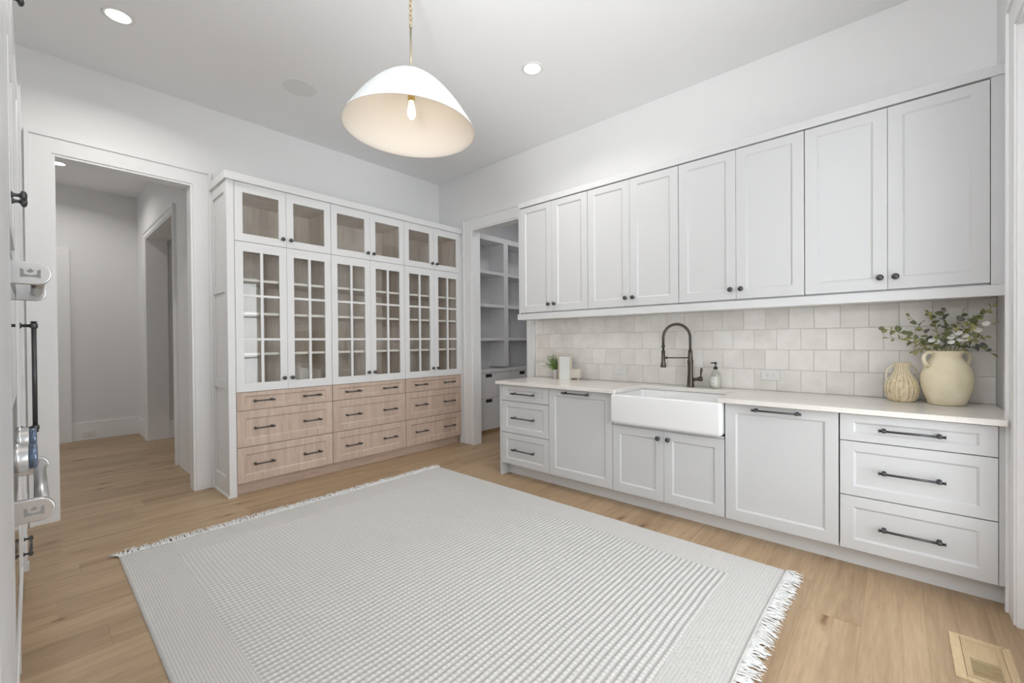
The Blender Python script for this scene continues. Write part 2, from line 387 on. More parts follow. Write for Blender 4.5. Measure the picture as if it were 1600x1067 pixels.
struct('wall_kitchen', w, M['wall'])
# hall beyond the cased opening
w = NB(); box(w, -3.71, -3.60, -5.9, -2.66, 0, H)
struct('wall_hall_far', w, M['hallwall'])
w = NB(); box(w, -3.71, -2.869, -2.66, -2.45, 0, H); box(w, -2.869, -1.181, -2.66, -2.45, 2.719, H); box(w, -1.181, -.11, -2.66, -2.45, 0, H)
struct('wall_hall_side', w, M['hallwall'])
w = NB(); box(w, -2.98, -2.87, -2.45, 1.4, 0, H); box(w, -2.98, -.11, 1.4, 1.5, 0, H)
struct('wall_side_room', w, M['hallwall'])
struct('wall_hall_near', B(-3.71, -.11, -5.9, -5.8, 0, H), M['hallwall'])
# pantry
w = NB(); box(w, -.08, .03, .11, 1.80, 0, H); box(w, -.08, 2.3, 1.80, 1.9, 0, H); box(w, 2.2, 2.3, .11, 1.80, 0, H)
struct('wall_pantry', w, M['shelfpaint'])

def casing(name, x0, x1, top, face, cw=.115, cwr=None, jamb=.15, jambdepth=None, loc=(0, 0, 0), rz=0, flip=False, mt='trim', bottom=0):
    """cased opening from x0..x1 in local coords, wall face at y=0, room towards -y"""
    bm = NB(); t1 = .020; t2 = .030
    cwr = cwr or cw
    a, b = x0 - cw, x1 + cwr
    def U(xo0, xo1, zo, xi0, xi1, zi, t):
        pts = [(xo0, bottom), (xo0, zo), (xo1, zo), (xo1, bottom), (xi1, bottom), (xi1, zi), (xi0, zi), (xi0, bottom)]
        A = [bm.verts.new((x, -t, z)) for x, z in pts]; Bq = [bm.verts.new((x, 0, z)) for x, z in pts]
        for L4 in ((0, 1, 6, 7), (1, 2, 5, 6), (2, 3, 4, 5)):
            bm.faces.new([A[i] for i in L4]); bm.faces.new([Bq[i] for i in L4][::-1])
        for i in range(8):
            j = (i + 1) % 8; bm.faces.new((A[i], A[j], Bq[j], Bq[i]))
    bb = .020
    U(a + bb, b - bb, top + cw - bb, x0, x1, top, t1)
    U(a - .002, b + .002, top + cw + .002, a + bb, b - bb, top + cw - bb, t2)
    o = struct(name, bm, M[mt], .0012, loc=loc); o.rotation_euler = (0, 0, rz)
    jm = NB(); d = jambdepth or .11
    box(jm, x0, x0 + .018, -.012, d + .012, bottom, top); box(jm, x1 - .018, x1, -.012, d + .012, bottom, top); box(jm, x0 + .018, x1 - .018, -.012, d + .012, top - .018, top)
    j = obj('jamb', jm, M[mt], o, .001)
    return o
# local x -> +y for left wall (rz=90deg)
casing('trim_1', -3.585, -2.739, 2.702, 0, .132, rz=PI / 2)
casing('trim_2', .653, 1.563, 2.702, 0, .14, .094)
c3 = casing('trim_3', .752, 2.618, 2.70, 0, .132, loc=(5.032, 0, 0), rz=-PI / 2, jambdepth=.11)
casing('trim_4', -2.868, -1.182, 2.718, 0, .075, loc=(0, -2.66, 0), jambdepth=.21, mt='trim')
# backside casing of opening in hall
o = struct('trim_5', NB(), M['trim']) if False else None
w = NB(); box(w, -.135, -.11, -2.745, -2.665, 0, 2.80); box(w, -.135, -.11, -3.70, -3.585, 0, 2.80); box(w, -.135, -.11, -3.585, -2.745, 2.69, 2.80)
struct('trim_5', w, M['trim'], .0012)
# door casing on the hall's far wall
w = NB(); box(w, -3.6, -3.575, -3.47, -3.352, 0, 2.575); box(w, -3.6, -3.575, -4.45, -3.47, 2.46, 2.575); box(w, -3.6, -3.575, -4.56, -4.45, 0, 2.575); box(w, -3.6, -3.565, -3.372, -3.350, 0, 2.577)
struct('trim_6', w, M['trim'], .0012)
d1 = struct('door_1', shaker(-4.44, -3.475, .01, 2.455, .11, st=.12, sb=.2, depth=.012, t=.02), M['trim'], loc=(-3.58, 0, 0))
d1.rotation_euler = (0, 0, PI / 2)
knob(d1, -4.37, 1.0)
# skirting boards
def skirt(name, bm_boxes, h=.245):
    bm = NB()
    for (x0, x1, y0, y1, cap) in bm_boxes: box(bm, x0, x1, y0, y1, 0, h)
    return struct(name, bm, M['trim'], .004)
skirt('baseboard_hall', [(-3.6, -3.584, -3.352, -2.66, 0), (-3.584, -2.945, -2.676, -2.66, 0)])
skirt('baseboard_side_room', [(-2.87, -2.854, -2.45, 1.2, 0)])
skirt('baseboard_left', [(0, .014, -2.607, -2.599, 0), (0, .014, -4.36, -3.72, 0)])
skirt('baseboard_right', [(5.034, 5.05, -3.1, -2.752, 0)])

# exterior doors in the right wall: a pair of glazed doors
def patio_leaf(parent, x0, x1):
    st = .145
    f = obj('leaf', frame(x0, x1, .012, 2.675, st, .16, .28, t=.045), M['trim'], parent, .002)
    f.location = (0, .02, 0)
    za, zb = .292, 2.515; mid = [za + (zb - za) * q / 3 for q in (1, 2)]
    mb = NB()
    for zz in mid: box(mb, x0 + st, x1 - st, .035, .05, zz - .012, zz + .012)
    obj('glazing_bar', mb, M['trim'], parent)
    for a_, b_ in zip([za] + mid, mid + [zb]):
        obj('pane', B(x0 + st, x1 - st, .040, .044, a_, b_), M['glass'], parent)
d2 = struct('door_2', B(.772, 2.598, .07, .085, 0, .012), M['steel2'], loc=(5.05, 0, 0)); d2.rotation_euler = (0, 0, -PI / 2)
patio_leaf(d2, .774, 1.684); patio_leaf(d2, 1.688, 2.596)

# ---------------------------------------------------------------- backsplash tiles (pieces of the back wall)
obj('grout_bed', B(1.662, 5.049, -.0066, 0, .90, 1.60), M['grout'], wall_back)
rows = [(.9155, 1.0705), (1.073, 1.2195), (1.222, 1.3715), (1.374, 1.5245), (1.527, 1.585)]
for i, (z0, z1) in enumerate(rows):
    off = .006 if i % 2 == 0 else .081  # joint positions, modulo the tile
    x = 1.703 + (.004 if i % 2 == 0 else -.07) - (.0 if i % 2 == 0 else 0)
    xs = [1.664]; xx = x
    if xx - 1.664 < .02: xx += .15
    while xx < 5.0:
        xs.append(xx + random.uniform(-.0015, .0015)); xx += .1501
    xs.append(5.048)
    for a_, b_ in zip(xs, xs[1:]):
        if b_ - a_ < .01: continue
        wv, hv = (b_ - a_) / 2 - .0011, (z1 - z0) / 2
        bm = NB(); fr = []
        y_ = [random.uniform(-.0012, .0012) for _ in range(4)]
        c = .0022
        bo = [(-wv, 0, -hv), (wv, 0, -hv), (wv, 0, hv), (-wv, 0, hv)]
        md = [(p[0], -.0085, p[2]) for p in bo]
        ft = [(p[0] * (1 - c / wv), -.0100 + y_[j], p[2] * (1 - c / hv)) for j, p in enumerate(bo)]
        Lp = rings_face(bm, [bo, md, ft]); bm.faces.new(Lp[-1])
        obj('tile', bm, M['tile'], wall_back, loc=((a_ + b_) / 2, 0, (z0 + z1) / 2))

# ---------------------------------------------------------------- base cabinets (right-hand run)
YF = -.65
def base_unit(name, x0, x1, label, cat='cabinet', panel_left=False, group=None, body='cab'):
    u = empty(name, (x0, YF, 0), 0, label, cat, group)
    w_ = x1 - x0
    bm = NB(); ztop = .880
    box(bm, .0015, w_ - .0015, .022, .61, .118, ztop); box(bm, .0015, w_ - .0015, .1215, .61, 0, .118)
    obj('carcass', bm, M[body], u)
    return u, w_
def drawers(u, x0, x1, zs, hl, hxs=(.5,), mt='cab', rails=None, stile=.06):
    for i, (z0, z1) in enumerate(zs):
        rl = rails[i] if rails else .048
        d = obj('drawer', shaker(x0 + .0026, x1 - .0026, z0 + .0026, z1 - .0026, stile, st=rl, sb=rl), M[mt], u, .0012)
        for q in hxs: pull(d, x0 + (x1 - x0) * q, (z0 + z1) / 2, hl)
ZS = [(.7285, .880), (.4226, .7285), (.1197, .4226)]
u, w_ = base_unit('drawer_cabinet', 1.753, 2.325, 'grey drawer cabinet with three drawers at the pantry end of the sink run')
drawers(u, 0, w_, ZS, .268, rails=[.042, .05, .055])
obj('end_panel', B(-.022, 0, -.002, .64, 0, .88), M['cab'], u, .001)
def panel_appliance(x0, x1, label, hx):
    u, w_ = base_unit('dishwasher', x0, x1, label, 'dishwasher')
    d = obj('door', shaker(.0022, w_ - .0022, .1215, .878, .062, st=.055, sb=.068), M['cab'], u, .0012)
    pull(d, hx, .853, .262)
panel_appliance(2.325, 2.951, 'grey panelled dishwasher between the three small drawers and the sink', .293)
u, w_ = base_unit('sink_cabinet', 2.951, 3.773, 'grey two-door cabinet under the white farmhouse sink')
# carcass must leave room for the sink
for c_ in list(u.children): bpy.data.objects.remove(c_)
bm = NB(); box(bm, .0015, w_ - .0015, .022, .61, .118, .640); box(bm, .0015, w_ - .0015, .1215, .61, 0, .118); box(bm, .004, w_ - .004, .004, .022, .6405, .655)
obj('carcass', bm, M['cab'], u)
for (a_, b_, kx) in ((.0022, w_ / 2 - .001, w_ / 2 - .037), (w_ / 2 + .001, w_ - .0022, w_ / 2 + .037)):
    d = obj('door', shaker(a_, b_, .1215, .638, .06, st=.062, sb=.068), M['cab'], u, .0012); knob(d, kx, .583)
panel_appliance(3.775, 4.376, 'grey panelled dishwasher to the right of the farmhouse sink', .295)
u, w_ = base_unit('drawer_cabinet', 4.378, 4.981, 'wide grey three-drawer cabinet under the vases at the right end')
drawers(u, 0, w_, ZS, .255, rails=[.042, .052, .058], hxs=(.492,))
obj('filler', B(w_ + .001, 5.048 - 4.378, .014, .04, 0.118, .88), M['cab'], u)
tag(obj('toe_kick', B(1.755, 5.03, -.545, -.53, 0, .1175), M['toe']), 'long grey toe kick board below the sink run, above the oak floor', 'plinth')

# worktop
bm = NB()
zt0, zt1 = .8845, .914
def poly_prism(bm, pts, z0, z1):
    a = [bm.verts.new((x, y, z0)) for x, y in pts]; b = [bm.verts.new((x, y, z1)) for x, y in pts]
    bm.faces.new(a[::-1]); bm.faces.new(b)
    for i in range(len(pts)):
        j = (i + 1) % len(pts); bm.faces.new((a[i], a[j], b[j], b[i]))
poly_prism(bm, [(1.705, -.690), (2.985, -.690), (2.992, -.683), (2.992, -.205), (3.735, -.205), (3.735, -.683), (3.742, -.690), (5.004, -.690), (5.004, -.622), (5.046, -.615), (5.046, -.013), (1.705, -.013)], zt0, zt1)
tag(obj('worktop', bm, M['quartz'], bevel=.003, seg=3), 'pale speckled stone worktop running over the grey base cabinets', 'countertop')

# farmhouse sink
def rloop(x0, x1, y0, y1, r, z, n=6):
    P_ = []
    for cx, cy, a0 in ((x1 - r, y1 - r, 0), (x0 + r, y1 - r, PI / 2), (x0 + r, y0 + r, PI), (x1 - r, y0 + r, 1.5 * PI)):
        for k in range(n + 1):
            a = a0 + PI / 2 * k / n; P_.append((cx + r * math.cos(a), cy + r * math.sin(a), z))
    return P_
def loft(bm, loops, capa=True, capb=True):
    Ls = [[bm.verts.new(p) for p in lp] for lp in loops]
    for A, Bq in zip(Ls, Ls[1:]):
        n = len(A)
        for k in range(n):
            f = bm.faces.new((A[k], A[(k + 1) % n], Bq[(k + 1) % n], Bq[k])); f.smooth = True
    if capa: bm.faces.new(Ls[0][::-1])
    if capb: bm.faces.new(Ls[-1])
bm = NB(); X0, X1, Y0, Y1 = 2.957, 3.768, -.702, -.17
ls = []
for dz, ins in ((0, .028), (.002, .016), (.008, .007), (.018, .0015), (.03, 0)): ls.append(rloop(X0 + ins, X1 - ins, Y0 + ins, Y1 - ins, .022, .657 + dz))
ls.append(rloop(X0, X1, Y0, Y1, .022, .870))
for dz, ins in ((.008, .0015), (.012, .005), (.0135, .011)): ls.append(rloop(X0 + ins, X1 - ins, Y0 + ins, Y1 - ins, .022, .870 + dz))
for z_, ins in ((.8835, .022), (.880, .027), (.87, .030), (.72, .038), (.695, .05), (.688, .075)): ls.append(rloop(X0 + ins, X1 - ins, Y0 + ins, Y1 - ins, .03, z_))
loft(bm, ls)
sk = tag(obj('farmhouse_sink', bm, M['porcelain']), 'white apron-front farmhouse sink set into the worktop', 'sink')
bm = NB(); lathe(bm, [(.045, 0), (.045, .003), (.03, .004), (.028, .001)], (3.36, -.42, .689)); obj('drain', bm, M['steel2'], sk)

# faucet
fx, fy, fz = 3.357, -.085, .914
fa = empty('kitchen_faucet', (fx, fy, fz), 0, 'dark bronze spring-neck pull-down faucet behind the sink', 'faucet')
D_ = Vector((-.86, -.51, 0)).normalized()
bm = NB(); lathe(bm, [(.031, 0), (.031, .004), (.027, .01), (.026, .03), (.0245, .06), (.0215, .10), (.020, .16), (.0235, .20), (.025, .212), (.020, .218), (.0185, .27), (.016, .30)], n=28); obj('body', bm, M['bronze'], fa)
bm = NB(); tube(bm, [(0, 0, .055), (.045, 0, .062), (.072, 0, .066)], [.014, .0135, .016], 14); tube(bm, [(.072, 0, .066), (.084, 0, .068), (.092, 0, .069)], [.021, .022, .017], 14); obj('valve', bm, M['bronze'], fa)
bm = NB(); tube(bm, [(.083, 0, .08), (.082, 0, .10), (.086, -.002, .13), (.090, -.004, .15), (.091, -.004, .158)], [.006, .006, .0095, .010, .005], 12); obj('lever', bm, M['bronze'], fa)
reach = .212; zc = .40
arch = [Vector((0, 0, .28)), Vector((0, 0, .34))] + [D_ * (reach / 2 * (1 - math.cos(a))) + Vector((0, 0, zc + .115 * math.sin(a))) for a in [PI * k / 20 for k in range(21)]] + [D_ * reach + Vector((0, 0, .33))]
bm = NB(); tube(bm, arch, .0088, 12); obj('hose', bm, M['bronze'], fa)
# coil around the arch
cum = [0]
for a, b in zip(arch, arch[1:]): cum.append(cum[-1] + (b - a).length)
def at_s(s):
    for i in range(len(cum) - 1):
        if s <= cum[i + 1] or i == len(cum) - 2:
            f = (s - cum[i]) / (cum[i + 1] - cum[i]); return arch[i].lerp(arch[i + 1], f), (arch[i + 1] - arch[i]).normalized()
helix = []; turns = 46; tot = cum[-1]; side = Vector((-D_.y, D_.x, 0))
for k in range(turns * 8):
    s = .012 + (tot - .03) * k / (turns * 8); p, d = at_s(s); n2_ = d.cross(side).normalized(); a = 2 * PI * k / 8
    helix.append(p + (side * math.cos(a) + n2_ * math.sin(a)) * .0120)
bm = NB(); tube(bm, helix, .0023, 5); obj('spring', bm, M['bronze'], fa)
hd = D_ * reach
bm = NB(); tube(bm, [hd + Vector((0, 0, q)) for q in (.345, .335, .325)], [.010, .018, .014], 16); tube(bm, [hd + Vector((0, 0, q)) for q in (.325, .30, .298, .20, .19, .178, .158)], [.009, .009, .0145, .0165, .021, .022, .0245], 20); obj('spray_head', bm, M['bronze'], fa)
bm = NB(); tube(bm, [Vector((0, 0, .238)), hd * .86 + Vector((0, 0, .238))], .0052, 10); tube(bm, [hd * .86 + Vector((0, 0, .238)), hd * .95 + Vector((0, 0, .238))], .010, 12); obj('support_arm', bm, M['bronze'], fa)

# ---------------------------------------------------------------- wall cabinets
YU = -.36
ub, ut = 1.5845, 2.645
ux = [1.757, 2.554, 3.367, 4.178, 4.986]
labs = ['grey two-door wall cabinet nearest the pantry doorway', 'grey two-door wall cabinet, second from the pantry doorway', 'grey two-door wall cabinet over the faucet and soap bottle', 'grey two-door wall cabinet at the right end, above the vases']
for i in range(4):
    x0, x1 = ux[i], ux[i + 1]; w_ = x1 - x0
    u = empty('wall_cabinet', (x0, YU, 0), 0, labs[i], 'cabinet', 'wall cabinets above the worktop')
    obj('carcass', B(.0015, w_ - .0015, .022, .348, ub - .01, ut), M['cab'], u)
    if i == 0: obj('side_panel', B(-.02, .0, .0, .348, ub - .01, ut + .005), M['cab'], u, .001)
    if i == 3: obj('filler', B(w_ + .001, w_ + .0615, .002, .022, ub - .01, ut + .005), M['cab'], u)
    hw = w_ / 2
    g0 = .0022 if i else .002
    for (a_, b_, kx) in ((g0, hw - .001, hw - .034), (hw + .001, w_ - .0022, hw + .034)):
        d = obj('door', shaker(a_, b_, ub + .001, ut - .0025, .064, st=.056, sb=.066), M['cab'], u, .0012); knob(d, kx, 1.655)
bm = NB(); box(bm, 1.740, 5.048, -.370, -.013, ut + .005, 2.702)
tag(obj('wall_cabinet_moulding', bm, M['cab2'], bevel=.002), 'flat pale crown board along the top of the grey wall cabinets', 'moulding')
bm = NB(); box(bm, 1.726, 5.048, -.372, -.352, 1.515, ub - .012); box(bm, 1.726, 1.746, -.352, -.013, 1.515, ub - .012); box(bm, 1.746, 5.048, -.352, -.013, 1.556, ub - .012)
tag(obj('light_rail', bm, M['cab2'], bevel=.002), 'pale light rail along the underside of the grey wall cabinets', 'moulding')

# ---------------------------------------------------------------- display hutch on the left wall
XA = .465
ky = [-2.549, -1.7186, -.8713, -.0337]
pos = ['nearest the hall opening', 'in the middle of the hutch', 'nearest the pantry doorway']
for i in range(3):
    y0, y1 = ky[i], ky[i + 1]; w_ = y1 - y0; hw = w_ / 2
    u = empty('display_cabinet', (XA, y0, 0), PI / 2, 'white glass-doored display cabinet ' + pos[i] + ', above the oak drawers', 'cabinet', 'display cabinets of the hutch')
    bm = NB(); y_f, y_b = .024, .455
    box(bm, .001, .019, y_f, y_b, .885, 2.668); box(bm, w_ - .019, w_ - .001, y_f, y_b, .885, 2.668)
    box(bm, .019, w_ - .019, y_b - .01, y_b, .885, 2.668); box(bm, .019, w_ - .019, y_f, y_b - .01, .885, .903); box(bm, .019, w_ - .019, y_f, y_b - .01, 2.60, 2.668); box(bm, .019, w_ - .019, y_f, y_b - .01, 2.155, 2.18)
    obj('carcass', bm, M['veneer'], u)
    for zs in (1.848, 1.558, 1.205):
        s = obj('shelf', B(.021, w_ - .021, .037, y_b - .012, zs - .010, zs + .010), M['veneer'], u)
        obj('shelf_edge', B(.021, w_ - .021, .030, .037, zs - .011, zs + .011), M['shelfedge'], s)
    for j, (a_, b_, kx) in enumerate(((.002, hw - .001, hw - .034), (hw + .001, w_ - .002, hw + .034))):
        d = obj('door', frame(a_, b_, 2.171, 2.669, .062, .080, .066), M['white'], u, .0012)
        obj('pane', B(a_ + .062, b_ - .062, .010, .014, 2.237, 2.589), M['glass'], d)
        knob(d, kx, 2.238)
        d = obj('door', frame(a_, b_, .8815, 2.167, .062, .080, .074), M['white'], u, .0012)
        d.name = 'door'
        ga, gb, gz0, gz1 = a_ + .062, b_ - .062, .9555, 2.087; cx = (ga + gb) / 2
        zz = [gz0 + (gz1 - gz0) * q / 3 for q in (1, 2)]
        bm = NB(); box(bm, cx - .0115, cx + .0115, .001, .018, gz0, gz1)
        for q in zz:
            box(bm, ga, cx - .0115, .001, .018, q - .010, q + .010); box(bm, cx + .0115, gb, .001, .018, q - .010, q + .010)
        obj('muntins', bm, M['white'], d)
        zl = [gz0, zz[0] - .010, zz[0] + .010, zz[1] - .010, zz[1] + .010, gz1]
        for c_ in range(3):
            for (pa, pb) in ((ga, cx - .0115), (cx + .0115, gb)):
                obj('pane', B(pa, pb, .008, .012, zl[2 * c_], zl[2 * c_ + 1]), M['glass'], d)
        knob(d, kx, .983)
        for hz in (1.02, 1.50, 2.02):
            hx = .024 if j == 0 else w_ - .036
            obj('hinge', B(hx, hx + .012, .026, .034, hz - .012, hz + .012), M['hingem'], u)
        hx = .024 if j == 0 else w_ - .036
        obj('hinge', B(hx, hx + .012, .026, .034, 2.53, 2.55), M['hingem'], u)
    if i == 2: obj('filler', B(w_ + .001, w_ + .0325, .006, .03, .0, 2.668), M['white'], u)
    u = empty('drawer_cabinet', (XA, y0, 0), PI / 2, 'washed oak cabinet of three drawers ' + pos[i] + ', under the glass doors', 'cabinet', 'oak drawer cabinets of the hutch')
    obj('carcass', B(.001, w_ - .001, .024, .455, .101, .882), M['oak'], u)
    drawers(u, 0, w_, [(.7215, .8795), (.4081, .7215), (.1021, .4081)], .166, hxs=(.25, .755), mt='oak', rails=[.034, .066, .062], stile=.063)
tag(obj('toe_kick', B(.39, .407, -2.547, -.002, 0, .10), M['oakh']), 'long oak toe kick board below the washed oak drawers', 'plinth')
# tall end panel with three recessed fields (faces the hall opening)
ep = empty('cabinet_end_panel', (.465, -2.549, 0), 0, 'tall white panelled side of the hutch next to the hall opening', 'panel')
bm = NB(); box(bm, -.010, .001, -.056, -.0015, 0, 2.67); obj('front_stile', bm, M['white'], ep, .001)
bm = NB(); xs0, xs1 = -.463, -.011; ys = -.056
def recessed(bm, x0, x1, z0, z1, y, d=.012, t=.05):
    c = .006
    Lp = rings_face(bm, [rect(x0, x1, z0, z1, y), rect(x0 + c, x1 - c, z0 + c, z1 - c, y + d)]); bm.faces.new(Lp[-1])
zb_ = [.0, .16, .86, .96, 1.95, 2.05, 2.58, 2.67]
box(bm, xs0, xs1, ys + .013, -.0015, 0, 2.67)
box(bm, xs0, xs0 + .06, ys, ys + .013, 0, 2.67); box(bm, xs1 - .07, xs1, ys, ys + .013, 0, 2.67)
for a_, b_ in ((0, .165), (.915, .985), (1.735, 1.805), (2.58, 2.67)): box(bm, xs0 + .06, xs1 - .07, ys, ys + .013, a_, b_)
obj('side_panelling', bm, M['white'], ep, .002)
obj('base_shoe', B(xs0, .006, ys - .010, ys, 0, .018), M['trim'], ep, .002)
bm = NB(); box(bm, .001, .490, -2.622, -.002, 2.6705, 2.735)
tag(obj('hutch_crown', bm, M['white'], bevel=.002), 'flat white crown board along the top of the glass hutch', 'moulding')

# ---------------------------------------------------------------- pantry shelving behind the doorway
XP = .36
ps = empty('pantry_shelving', (XP, .112, 0), PI / 2, 'tall grey open shelving above drawers inside the pantry', 'shelving')
bm = NB(); W_ = 1.68
box(bm, 0, .03, 0, .325, .05, 2.79); box(bm, W_ - .03, W_, 0, .325, .05, 2.79); box(bm, .03, W_ - .03, .31, .325, .05, 2.79)
box(bm, .79, .88, 0, .31, .93, 2.717); box(bm, .03, W_ - .03, 0, .31, 2.717, 2.79); box(bm, .03, W_ - .03, .02, .31, .06, .858)
obj('carcass', bm, M['shelfpaint'], ps, .001)
obj('plinth', B(.01, W_ - .01, .03, .30, 0, .055), M['floor'], ps)
obj('counter_shelf', B(.0, W_, -.006, .31, .862, .902), M['shelfpaint'], ps, .001)
for zc_ in (2.268, 1.803, 1.330):
    for a_, b_ in ((.03, .79), (.88, W_ - .03)): obj('shelf', B(a_, b_, .002, .31, zc_ - .021, zc_ + .021), M['shelfpaint'], ps, .001)
for a_, b_, c_ in ((.002, .925, .47), (.929, W_ - .002, 1.19)):
    for z0, z1 in ((.508, .858), (.063, .504)):
        bm = NB(); top = z1; sw = .069; sh = .05
        za = z1 - .016 - sh; zb2 = z1 - .016
        box(bm, a_, b_, 0, .019, z0, za); box(bm, a_, c_ - sw, 0, .019, za, zb2); box(bm, c_ + sw, b_, 0, .019, za, zb2); box(bm, a_, b_, 0, .019, zb2, z1)
        d = obj('drawer', bm, M['shelfpaint'], ps)
        obj('slot', B(c_ - sw, c_ + sw, .0185, .0195, za, zb2), M['dark'], d)  # dark sheet painted as the shade inside the cutout

# ---------------------------------------------------------------- ovens and tall cabinets on the front wall (left edge of the picture)
YD = -3.735
def dempty(name, xr, label, cat): return empty(name, (xr, YD, 0), PI, label, cat)   # local x runs towards -x, front faces +y
u = dempty('oven_cabinet', 2.822, 'tall white cabinet housing the steel ovens, dark knobs on its doors', 'cabinet')
w_ = .80
bm = NB(); box(bm, .0, .02, .0, .62, .0, 2.95); box(bm, w_ - .02, w_, 0, .62, 0, 2.95); box(bm, .02, w_ - .02, .024, .62, 1.66, 2.95); box(bm, .02, w_ - .02, .024, .62, .10, .36); box(bm, .02, w_ - .02, .6, .62, .36, 1.66); box(bm, .02, w_ - .02, .08, .60, 0, .10)
obj('carcass', bm, M['white'], u, .001)
d = obj('drawer', shaker(.022, w_ - .022, .112, .352, .06), M['white'], u, .0012)
for z0, z1, kz in ((1.67, 2.36, 1.790), (2.365, 2.94, 2.478)):
    for a_, b_, kx in ((.022, w_ / 2 - .001, w_ / 2 - .045), (w_ / 2 + .001, w_ - .022, w_ / 2 + .045)):
        d = obj('door', shaker(a_, b_, z0, z1, .06), M['white'], u, .0012); knob(d, kx - .005, kz)
ov = dempty('double_wall_oven', 2.80, 'stainless double oven with heavy handles and round knobs at the left edge', 'oven')
ow = .756; ov.location.y = YD - .010
obj('body', B(0, ow, .003, .55, .365, 1.655), M['steel2'], ov, .002)
for z0, z1 in ((.37, .89), (1.03, 1.60)):
    dr = obj('door', frame(.002, ow - .002, z0, z1, .09, .12, .08, t=.012), M['steel2'], ov, .002); dr.location = (0, -.009, 0)
    obj('door_glass', B(.092, ow - .092, -.001, .002, z0 + .08, z1 - .12), M['blackglass'], dr)
obj('control_panel', B(.002, ow - .002, -.009, .003, .895, 1.025), M['steel2'], ov, .002)
def handle(z):
    xa_, xb_ = .033, .733
    hb = NB(); tube(hb, [(xa_ + .02, -.066, z), (xb_ - .02, -.066, z)], .0165, 24)
    h = obj('handle', hb, M['steel'], ov)
    for s, xx in ((0, xa_), (1, xb_)):
        pts = [(-.008, -.031), (-.066, -.031)]
        P2 = [(-.009, -.033)] + [(-.062 - .030 * math.sin(a), -.033 * math.cos(a)) for a in [PI * k / 12 for k in range(13)]] + [(-.009, .033)]
        bm = NB(); t_ = .011 if s == 0 else -.011
        A = [bm.verts.new((xx, y, z + q)) for y, q in P2]; Bq = [bm.verts.new((xx + t_ * 2, y, z + q)) for y, q in P2]
        bm.faces.new(A); bm.faces.new(Bq[::-1])
        for k in range(len(P2)):
            j = (k + 1) % len(P2); bm.faces.new((A[k], A[j], Bq[j], Bq[k]))
        br = obj('bracket', bm, M['steel'], h, .003, 3)
    # emblem on the near bracket: a low dish with a flame over it, raised from the end face
    em = NB(); xx = xa_ - .0008
    def pl(pts):
        a = [em.verts.new((xx, y, z + q)) for y, q in pts]; b = [em.verts.new((xx + .0015, y, z + q)) for y, q in pts]
        em.faces.new(a); em.faces.new(b[::-1])
        for k in range(len(pts)): em.faces.new((a[k], a[(k + 1) % len(pts)], b[(k + 1) % len(pts)], b[k]))
    pl([(-.030, .012), (-.037, .008), (-.038, -.004), (-.050, -.007), (-.062, -.004), (-.063, .008), (-.070, .012), (-.070, -.014), (-.061, -.012), (-.050, -.011), (-.039, -.012), (-.030, -.014)])
    pl([(-.043, .004), (-.046, .001), (-.052, .001), (-.056, .005), (-.057, .010), (-.054, .008), (-.050, .014), (-.048, .009), (-.044, .008)])
    obj('emblem', em, M['grey'], h)
handle(.822); handle(1.506)
for xx in (.133, .513):
    bm = NB(); lathe(bm, [(.044, 0), (.044, .014), (.041, .016), (.041, .030), (.039, .032)], (xx, -.009, .962), 40, 'y'); kb_ = obj('knob', bm, M['steel'], ov)
    bm = NB(); lathe(bm, [(.036, .032), (.036, .047), (.033, .050), (.001, .0505)], (xx, -.009, .962), 40, 'y'); obj('knob_cap', bm, M['knobreflect'], kb_)
# plain tall filler nearest the camera
u = dempty('tall_cabinet', 3.62, 'plain white tall cabinet front at the far left edge, nearest the viewer', 'cabinet')
bm = NB(); box(bm, .0, .794, -.004, .62, 0, 3.38)
obj('carcass', bm, M['cab2'], u, .002)
obj('door', shaker(.002, .70, .11, 2.34, .07), M['cab2'], u).location = (0, -.024 + .0195, 0)
u = dempty('refrigerator_cabinet', 2.018, 'tall white cabinet with a long dark bar handle, beyond the ovens', 'cabinet')
w_ = 1.118
bm = NB(); box(bm, 0, w_, .024, .62, .10, 2.74); box(bm, 0, w_, .05, .62, 0, .10)
obj('carcass', bm, M['white'], u, .001)
hw = w_ / 2
d = obj('door', shaker(.002, hw - .002, .42, 2.735, .07), M['white'], u, .0012)
d = obj('door', shaker(hw + .002, w_ - .002, .42, 2.735, .07), M['white'], u, .0012); pull(d, .718, 1.135, .57, vert=True, proj=.048, r=.0095)
d = obj('drawer', shaker(.002, w_ - .002, .112, .412, .06), M['white'], u, .0012); pull(d, .86, .225, .30, proj=.026, r=.006)
obj('end_panel', B(w_, w_ + .03, -.0115, .62, 0, 2.78), M['white'], u, .001)
obj('base_shoe', B(w_ - .003, w_ + .034, -.017, -.0116, 0, .05), M['white'], u, .002)

# ---------------------------------------------------------------- ceiling fittings
def disc_light(name, x, y, label, on=True, r=.062, ro=.082, power=9):
    u = empty(name, (x, y, H), 0, label, 'light', 'recessed ceiling lights')
    bm = NB(); lathe(bm, [(ro, 0), (ro, -.003), (ro - .006, -.006), (r, -.004), (r, 0)], n=40, capb=False, capt=False); obj('trim_ring', bm, M['plastic'], u)
    bm = NB(); lathe(bm, [(r, -.0005), (r, -.003), (r * .7, -.004), (.001, -.0045)], n=40, capb=False, capt=False); obj('lens', bm, M['lampon'], u)
    l = bpy.data.lights.new(name + '_lamp', 'AREA'); l.shape = 'DISK'; l.size = .10; l.energy = power; l.color = (1, .97, .92); l.spread = math.radians(150)
    o = bpy.data.objects.new(name + '_lamp', l); COL.objects.link(o); o.location = (x, y, H - .008)
disc_light('recessed_downlight', .876, -3.30, 'lit round recessed light in the ceiling above the hall opening')
disc_light('recessed_downlight', 2.512, -1.077, 'lit round recessed light in the ceiling right of the pendant')
